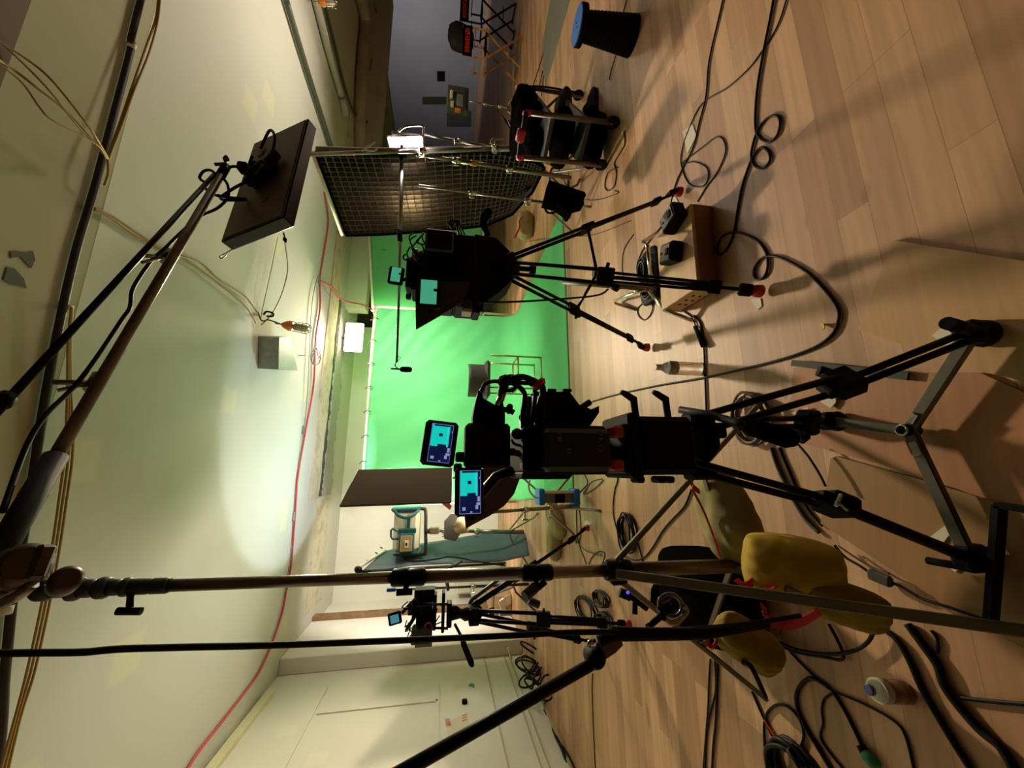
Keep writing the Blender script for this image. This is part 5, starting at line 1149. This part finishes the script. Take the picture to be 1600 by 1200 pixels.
# bottles
def bottle(base, top, R_, label, liquid=None, cap=None, wrap=None):
    base, top = V(base), V(top); d = top-base
    th = thing('plastic_bottle', base, label, 'bottle')
    MB().lathe(base, top-d*.03, [(0, R_*.8), (.03, R_), (.2, R_*.97), (.24, R_*.9), (.28, R_), (.55, R_), (.75, R_), (.86, R_*.6), (.92, R_*.36), (1, R_*.34)], 24).build('bottle_body', GLASSY, th)
    MB().lathe(top-d*.10, top, [(0, R_*.44), (.9, R_*.44), (1, R_*.38)], 18).build('cap', cap or WHITEP, th)
    MB().lathe(base+d*.58, base+d*.76, [(0, R_*1.02), (1, R_*1.02)], 24).build('label_wrap', wrap or mat('grey_label', '8f9286', .5, 0, .3, 60), th)
    if liquid: MB().lathe(base+d*.02, base+d*.48, [(0, R_*.7), (.05, R_*.92), (1, R_*.92)], 24).build('drink', liquid, th)
    return th
fb = F(1098, 577); bottle(fb, V((fb.x, fb.y, P(1024, 575, fb.y).z)), .033, 'clear plastic water bottle standing on the floor beside the main tripod')
fb2 = F(1428, 1088); fb2 = V((fb2.x, fb2.y+.02, .0)); tp2 = P(1356, 1078, fb2.y+.0)
bottle(fb2, V((tp2.x, tp2.y, tp2.z)), .028, 'part full juice bottle with purple cap among the foreground cables', mat('amber_drink', 'a0522a', .3), mat('purple_cap', '3d3a78', .4), mat('pale_label', 'b9bba6', .5, 0, .3, 60))
# ================================================================== FLOOR BOARDS UNDER THE MAIN TRIPOD
def board(pts, th_, label, mt=PLY, z=0.0):
    return tag(MB().prism([F(x, y, z+th_) for x, y in pts], (0, 0, -th_)).build('plywood_board', mt), label, 'board')
board(((1396, 375), (1800, 440), (1800, 640), (1530, 580), (1340, 514)), .014, 'pale plywood board at the right lower edge of the floor')
board(((1240, 574), (1400, 582), (1530, 582), (1660, 640), (1700, 800), (1560, 790), (1450, 745), (1228, 686)), .010, 'reddish plywood board under the feet of the main tripod', wood('reddish_plywood', 'ab764a', 'a06c42', 9, 9, .15, .6, .05, (3, 3, 0), .1))
board(((1298, 716), (1306, 713), (1440, 750), (1760, 845), (1760, 1100), (1500, 960), (1282, 818)), .016, 'brown plywood board with rounded corner beside the yellow sandbag', wood('brown_plywood', '97703f', '8d683a', 9, 9, .15, .6, .05, (3, 3, 0), .2))
tag(MB().bar(F(1238, 567, .02), F(1420, 588, .02), .022, .010).build('metal_strip', mat('dull_dark_strip', '2b2a26', .7)), 'narrow grey metal strip along the edge of the reddish board', 'strip')
tag(MB().bar(F(1562, 790, .05), F(1548, 975, .05), .012, .03).build('black_bar', BLK), 'black bar lying at the right edge behind the main tripod', 'bar')
tag(MB().bar(F(1560, 789, .05), F(1720, 815, .05), .012, .03).build('black_bar', BLKM), 'second black bar running off the right edge', 'bar')
for (pts, lab) in ((((1456, 524), (1470, 512), (1484, 518), (1496, 530), (1480, 541), (1466, 532)), 'white paper tape near the right foot of the main tripod'),
                   (((1282, 628), (1292, 606), (1304, 612), (1306, 628), (1298, 638)), 'white paper tape under the right leg lock of the main tripod'),
                   (((1236, 645), (1262, 636), (1268, 652), (1256, 664)), 'white paper tape behind the rear leg lock'),
                   (((1448, 843), (1478, 820), (1488, 830), (1470, 852)), 'white paper tape beside the left spreader arm'),
                   (((1480, 884), (1496, 878), (1502, 884), (1492, 894)), 'small white tape corner at the left tripod foot'),
                   (((1172, 468), (1188, 466), (1190, 478), (1184, 484)), 'white tape corner under the red foot near the crate'),
                   (((1048, 306), (1056, 308), (1060, 318), (1050, 322)), 'white tape scrap under the far red tripod foot'),
                   (((912, 818), (916, 812), (924, 818), (918, 824)), 'white tape scrap under the red foot of the far left tripod'),
                   (((1281, 506), (1287, 505), (1288, 513), (1284, 516)), 'tiny yellow scrap on the bare floor right of the crate'),
                   (((1066, 206), (1082, 194), (1088, 212), (1074, 240)), 'white paper sheet under the floor cables at the upper right')):
    tag(MB().prism([F(x, y, .020 if x > 1230 and x != 1281 else .004) for x, y in pts], (0, 0, -.0035)).build('paper_tape' if 'sheet' not in lab else 'paper_sheet', WHITET if 'yellow' not in lab else YEL), lab, 'tape' if 'sheet' not in lab else 'paper')
# ================================================================== FLOOR CABLES
def fc(pts, r, label, mt=None, z=None, cat='cable', nm='floor_cable'):
    r *= .74
    return cable(nm, [F(x, y, (r if z is None else z)+.001) for x, y in pts], r, mt or BLKC, label, cat, 8)
fc(((1134, -20), (1125, 20), (1108, 95), (1103, 150), (1093, 190), (1083, 230), (1067, 262), (1055, 290), (1045, 330), (1036, 350), (1008, 385), (1000, 400), (995, 420), (1002, 450), (1012, 460)), .0055, 'black cable running from the top edge past the far red tripod foot')
fc(((1234, -20), (1215, 40), (1185, 88), (1165, 112), (1135, 138), (1105, 155), (1090, 172), (1077, 200), (1067, 228), (1064, 255), (1075, 285), (1095, 292), (1106, 280), (1104, 262), (1085, 253), (1066, 255), (1100, 228), (1120, 214), (1131, 220), (1133, 240), (1120, 270), (1105, 290), (1090, 315)), .0042, 'thin black cable curling into a loop on the bare floor at upper right')
fc(((1212, -20), (1203, 30), (1193, 80), (1183, 140), (1180, 190), (1184, 212), (1200, 222), (1214, 212), (1219, 192), (1214, 181), (1200, 184), (1184, 203), (1174, 238), (1178, 258), (1193, 262), (1203, 250), (1200, 236), (1188, 231), (1174, 250), (1160, 290), (1152, 330), (1146, 365), (1136, 388), (1124, 398), (1120, 388), (1128, 370), (1145, 363), (1165, 366), (1185, 378), (1198, 398), (1199, 420), (1192, 434), (1181, 436), (1178, 422), (1188, 405), (1205, 400), (1225, 405), (1260, 425), (1290, 455), (1308, 480), (1310, 500), (1298, 525), (1265, 546), (1200, 567), (1100, 590), (1020, 604), (950, 620), (915, 632), (900, 645)), .0068, 'long black cable looping round the crate and back to the main camera')
fc(((1085, 493), (1094, 505), (1097, 520), (1100, 545), (1102, 600), (1104, 650)), .006, 'black cable passing the water bottle towards the main tripod')
cn = MB(); cn.tube([F(1086, 510, .015), F(1100, 540, .015)], [.010, .016], 10); tag(cn.build('cable_connector', BLK), 'black inline connector on the floor between crate and bottle', 'connector')
fc(((1046, 326), (1040, 350), (1037, 378), (1044, 410), (1052, 440), (1054, 465), (1062, 482), (1080, 495), (1088, 512)), .0045, 'black cord from the far charger over the crate edge', z=.0045)
fc(((990, 366), (975, 390), (972, 420), (976, 438)), .004, 'thin black cord loop beside the cable tray')
fc(((1012, 468), (998, 480), (997, 492), (1006, 500), (1016, 492), (1020, 478), (1016, 468)), .0045, 'thin black cord loop in front of the cable tray')
fc(((965, 262), (950, 270), (945, 290), (950, 298), (960, 290), (963, 270), (960, 255), (968, 240), (976, 225), (975, 205)), .006, 'black cable loop on the floor beside the cart')
fc(((960, 298), (965, 302), (935, 312), (912, 312)), .004, 'thin cord between the draped cloth and the cart loop')
fc(((985, 345), (930, 366), (890, 370), (860, 372), (820, 378)), .004, 'thin cable crossing behind the middle tripod legs')
fc(((979, 0), (972, 30), (965, 75), (955, 110), (952, 125)), .006, 'black cable from the blue stool to the cart', z=.008)
# left floor
fc(((962, 737), (965, 750), (960, 768), (958, 800), (964, 828), (970, 842), (975, 850)), .006, 'black cable crossing left of the main camera towards the coil')
fc(((1080, 765), (1070, 790), (1052, 810), (1035, 830), (1020, 855), (1005, 872), (990, 875), (975, 869), (965, 873)), .006, 'wavy black cable from the sandbag to the far floor')
fc(((995, 848), (1000, 860), (1005, 882)), .005, 'short black cable below the round coil')
fc(((912, 740), (918, 755), (906, 770), (905, 790), (908, 830), (905, 850), (912, 870), (918, 885), (924, 872), (935, 862), (945, 865), (940, 885)), .005, 'grey black cable trailing down from the power unit')
fc(((900, 780), (902, 840), (912, 858), (928, 865), (940, 868)), .006, 'pale grey cable beside the power unit trail', mat('grey_cable', '4e483f'))
fc(((940, 748), (925, 752), (915, 765), (912, 772), (930, 762), (942, 750)), .006, 'grey cable loop beside the blue ended power unit', mat('pale_grey_cable', '8a8678', .6))
# coils
def coil(px, py, Rr, n, label, sq=1.0, rz=0, r=.006, z0=.007, mt=None, arc=None):
    c = F(px, py, z0); th = MB(); rd = random.Random(int(px)); pts = []
    for k in range(n*24):
        a = 2*math.pi*k/24; rr = Rr*(1+.10*math.sin(k*.37)+rd.uniform(-.01, .01)); x, y = math.cos(a)*rr, math.sin(a)*rr*sq
        pts.append(c+V((x*math.cos(rz)-y*math.sin(rz), x*math.sin(rz)+y*math.cos(rz), r*1.6*((k//24) % 5)+.004*math.sin(k*.9))))
    return tag(th.tube(pts, r, 7).build('cable_coil', mt or BLKC), label, 'cable coil')
coil(983, 832, .115, 7, 'round black cable coil on the floor left of the main camera', .85)
coil(918, 952, .085, 7, 'black cable coil beside the far left tripod legs', 2.6, .1)
coil(942, 935, .05, 5, 'small dark cable bundle by the foreground pole collar', 2.4, .1)
coil(948, 970, .05, 5, 'second small cable bundle by the far left tripod foot', 2.2, .1)
coil(1250, 1212, .09, 7, 'fat black cable coil at the lower edge', 1.0, 0, .008)
coil(1175, 655, .10, 4, 'brown cable coil on the floor behind the main tripod head', .8, 0, .006, .007, mat('brown_cable', '5c4a34', .6))
fc(((926, 1052), (925, 1075), (926, 1110), (928, 1160), (931, 1215)), .005, 'thin black cable running straight to the lower edge')
fc(((1110, 1030), (1108, 1060), (1106, 1110), (1102, 1160), (1098, 1220)), .0055, 'leftmost of the three black cables under the stand leg')
fc(((1117, 1030), (1118, 1080), (1108, 1120), (1103, 1160), (1101, 1220)), .0055, 'crossing middle cable of the three under the stand leg')
fc(((1121, 1030), (1120, 1080), (1118, 1130), (1114, 1170), (1112, 1220)), .0065, 'rightmost of the three black cables under the stand leg')
fc(((1175, 1080), (1190, 1115), (1196, 1128), (1210, 1155), (1230, 1172), (1248, 1170), (1256, 1150), (1250, 1125), (1232, 1105), (1212, 1102), (1197, 1118), (1194, 1150), (1200, 1215)), .0062, 'black cable looping wide near the lower edge')
fc(((1195, 1125), (1202, 1137), (1212, 1152)), .0066, 'red taped stretch of the looping cable', RED, .008, 'tape')
fc(((1295, 1074), (1275, 1062), (1260, 1062), (1246, 1080), (1246, 1105), (1258, 1135), (1278, 1168), (1300, 1205)), .009, 'thick black cable bending like a hook near the lower edge')
fc(((1222, 1004), (1250, 1035), (1290, 1072), (1310, 1083), (1350, 1100), (1395, 1125), (1415, 1150), (1430, 1210)), .005, 'thin black cable running diagonally past the juice bottle')
fc(((1303, 1082), (1288, 1092), (1284, 1110), (1286, 1130), (1282, 1150), (1292, 1170), (1320, 1205)), .0045, 'thin wavy black cable beside the hooked cable')
fc(((1300, 1078), (1320, 1110), (1340, 1150), (1348, 1168)), .0075, 'short black cable with a green plug')
gp_ = tag(MB().lathe(F(1350, 1176, .016), F(1372, 1200, .016), [(0, .011), (.2, .017), (.8, .017), (1, .012)], 14).build('green_plug', GREENP), 'green cable plug lying at the lower edge', 'plug')
MB().tube([F(1345, 1165, .012), F(1352, 1178, .014)], .012, 12).build('plug_collar', BLK, gp_)
fc(((1190, 995), (1215, 1003), (1245, 1015), (1290, 1022), (1330, 1018), (1355, 1004), (1365, 985), (1362, 978)), .0075, 'thick black cable arcing below the low yellow sandbag', z=.02)
fc(((1200, 998), (1240, 1018), (1290, 1027), (1314, 1031), (1317, 1020), (1306, 995), (1295, 975)), .0065, 'second black cable arcing below the low yellow sandbag', z=.012)
fc(((1208, 1000), (1212, 1010), (1206, 1020), (1190, 1026), (1172, 1020), (1170, 1010), (1180, 1002)), .0065, 'small black cable loop on the yellow sandbag', z=.15)
fc(((1372, 978), (1400, 998), (1420, 1030), (1440, 1075), (1460, 1110), (1490, 1160), (1525, 1215)), .0105, 'thick black cable running to the lower right corner, upper strand')
fc(((1418, 975), (1440, 1005), (1465, 1040), (1475, 1070), (1495, 1100), (1530, 1140), (1565, 1170), (1590, 1215)), .013, 'thickest black cable at the lower right corner')
fc(((1500, 1090), (1540, 1095), (1620, 1102)), .006, 'thin black cable leaving by the right edge')
fc(((1455, 985), (1465, 1000), (1464, 1020)), .0055, 'short cable stub beside the thickest cable')
fc(((1304, 852), (1320, 870), (1345, 885), (1375, 905), (1405, 915), (1440, 935), (1480, 948), (1550, 972)), .0055, 'black cable running over the brown board', z=.024)
fc(((1310, 853), (1335, 870), (1360, 885), (1390, 897)), .004, 'thin red brown cable beside the one over the brown board', mat('red_brown_cable', '5a2a1c', .5), .024)
tag(MB().obox(F(1375, 903, .03), (F(1400, 912)-F(1350, 892)).normalized(), UZ.cross((F(1400, 912)-F(1350, 892)).normalized()), UZ, .06, .03, .02, .006).build('cable_connector', DGREY), 'grey rectangular cable connector on the brown board', 'connector')
fc(((1205, 700), (1215, 730), (1232, 765), (1245, 790), (1262, 815), (1280, 832)), .010, 'grey hose running under the left legs of the main tripod', mat('grey_hose', '3f3a31', .6))
fc(((1217, 700), (1232, 735), (1247, 770), (1265, 800), (1285, 822)), .006, 'black cable beside the grey hose under the main tripod')
fc(((1243, 690), (1262, 712), (1280, 740), (1290, 760)), .005, 'thin black cord from the pan handle end to the left leg lock', z=.05)
# left wall base cables
fc(((811, 990), (815, 1030), (818, 1055), (826, 1065)), .010, 'thin black cable along the foot of the left wall')
c_ = F(835, 1075, .10)+V((.16, 0, 0))
pile = thing('cable_pile', F(838, 1080), 'tangled pile of black cable at the foot of the left wall', 'cable pile')
rd = random.Random(12)
for k in range(10):
    o = V((rd.uniform(-.08, .08), rd.uniform(-.45, .45), rd.uniform(-.08, .10))); Rr = rd.uniform(.10, .17)
    MB().tube([c_+o+V((math.cos(a)*Rr*.6, math.sin(a)*Rr, .12*math.sin(a+k))) for a in [i*math.pi/10 for i in range(20)]], .011, 6, True).build('cable_loop', BLKC, pile)
fc(((838, 1095), (850, 1110), (858, 1130), (868, 1150), (880, 1175), (892, 1215)), .022, 'thick bundled black cable lying along the left wall', BLKC, .03)
fc(((846, 1108), (862, 1130), (872, 1155), (888, 1180), (902, 1212)), .012, 'second black cable beside the bundle along the left wall')
fc(((852, 1098), (840, 1118), (845, 1135), (855, 1142), (862, 1145)), .008, 'grey cable curl beside the wall bundle', mat('grey_cable', '4e483f'))
# paper notice and marks on the left wall
def wl_(x, y, d=.008): return W(x, y, XL+d)
pn_ = tag(MB().prism([wl_(*a) for a in ((697, 1130), (729, 1113), (735, 1138), (702, 1155))], (-.005, 0, 0)).build('paper_notice', mat('cream_paper', 'd5c8ae', .8)), 'paper notice with red print taped on the left wall', 'notice')
nb = MB(); rd = random.Random(3)
for k in range(5):
    a = wl_(702, 1126+3*k, .011) if False else wl_(703+.4*k, 1124+2.2*k, .0115); nb.bar(a, a+V((0, .012, .05)), .008, .002, UX)
for k in range(3): nb.bar(wl_(722, 1118+4*k, .0115), wl_(730, 1116+4*k, .0115), .006, .002, UX)
nb.build('red_print', REDC, pn_)
for pts, lab in ((((733, 1069), (737, 1067), (742, 1070), (740, 1072), (742, 1075), (736, 1072), (732, 1072)), 'green paint mark on the left wall'),):
    tag(MB().prism([wl_(x, y, .006) for x, y in pts], (-.003, 0, 0)).build('paint_mark', GREENP), lab, 'paint mark')
tag(MB().obox(wl_(726, 1096, .02), UX, UY, UZ, .04, .06, .06, .01).build('wall_socket', BLK), 'small dark fitting on the left wall moulding', 'fitting')

# ================================================================== groups of like things
GR = {'hanging_wire': 'tan wires hanging from the ceiling', 'electrical_cord': 'cords of the ceiling work lamp', 'caged_work_lamp': 'orange caged work lamps on the ceiling',
      'ceiling_pipe': 'pipes under the ceiling', 'ceiling_conduit': 'painted conduits and ducts on the ceiling', 'cable_clip': 'clips holding the red cable',
      'light_stand': 'steel stands around the green screens', 'camera_tripod': 'camera tripods', 'cinema_camera': 'cinema cameras on tripods', 'sandbag': 'sandbags',
      'gear_bag': 'bags on the equipment cart', 'director_chair': 'director chairs at the far right', 'battery_charger': 'chargers on the wooden crate', 'plastic_bottle': 'plastic bottles on the floor',
      'plywood_board': 'plywood boards under the main tripod', 'paper_tape': 'tape scraps on the floor', 'floor_cable': 'cables lying on the floor', 'cable_coil': 'coiled cables on the floor',
      'green_screen': 'green screens', 'peeled_patch': 'peeled patches on the ceiling', 'floor_wire': 'thin cords by the grey mat', 'tripod_leg_tip': 'black rods on the cart', 'tie_rope': 'white rope knots on the stands',
      'red_cable': 'red ceiling cables', 'ceiling_cable': 'dark cables on the far ceiling', 'black_bar': 'black bars at the right edge', 'storage_box': 'boxes in the far left corner', 'bent_pipe': 'bent pipes by the back wall', 'grey_wire': 'thin grey ceiling wires'}
for o in list(S.collection.objects):
    k = o.name.split('.')[0]
    if o.parent is None and k in GR and 'label' in o: o['group'] = GR[k]
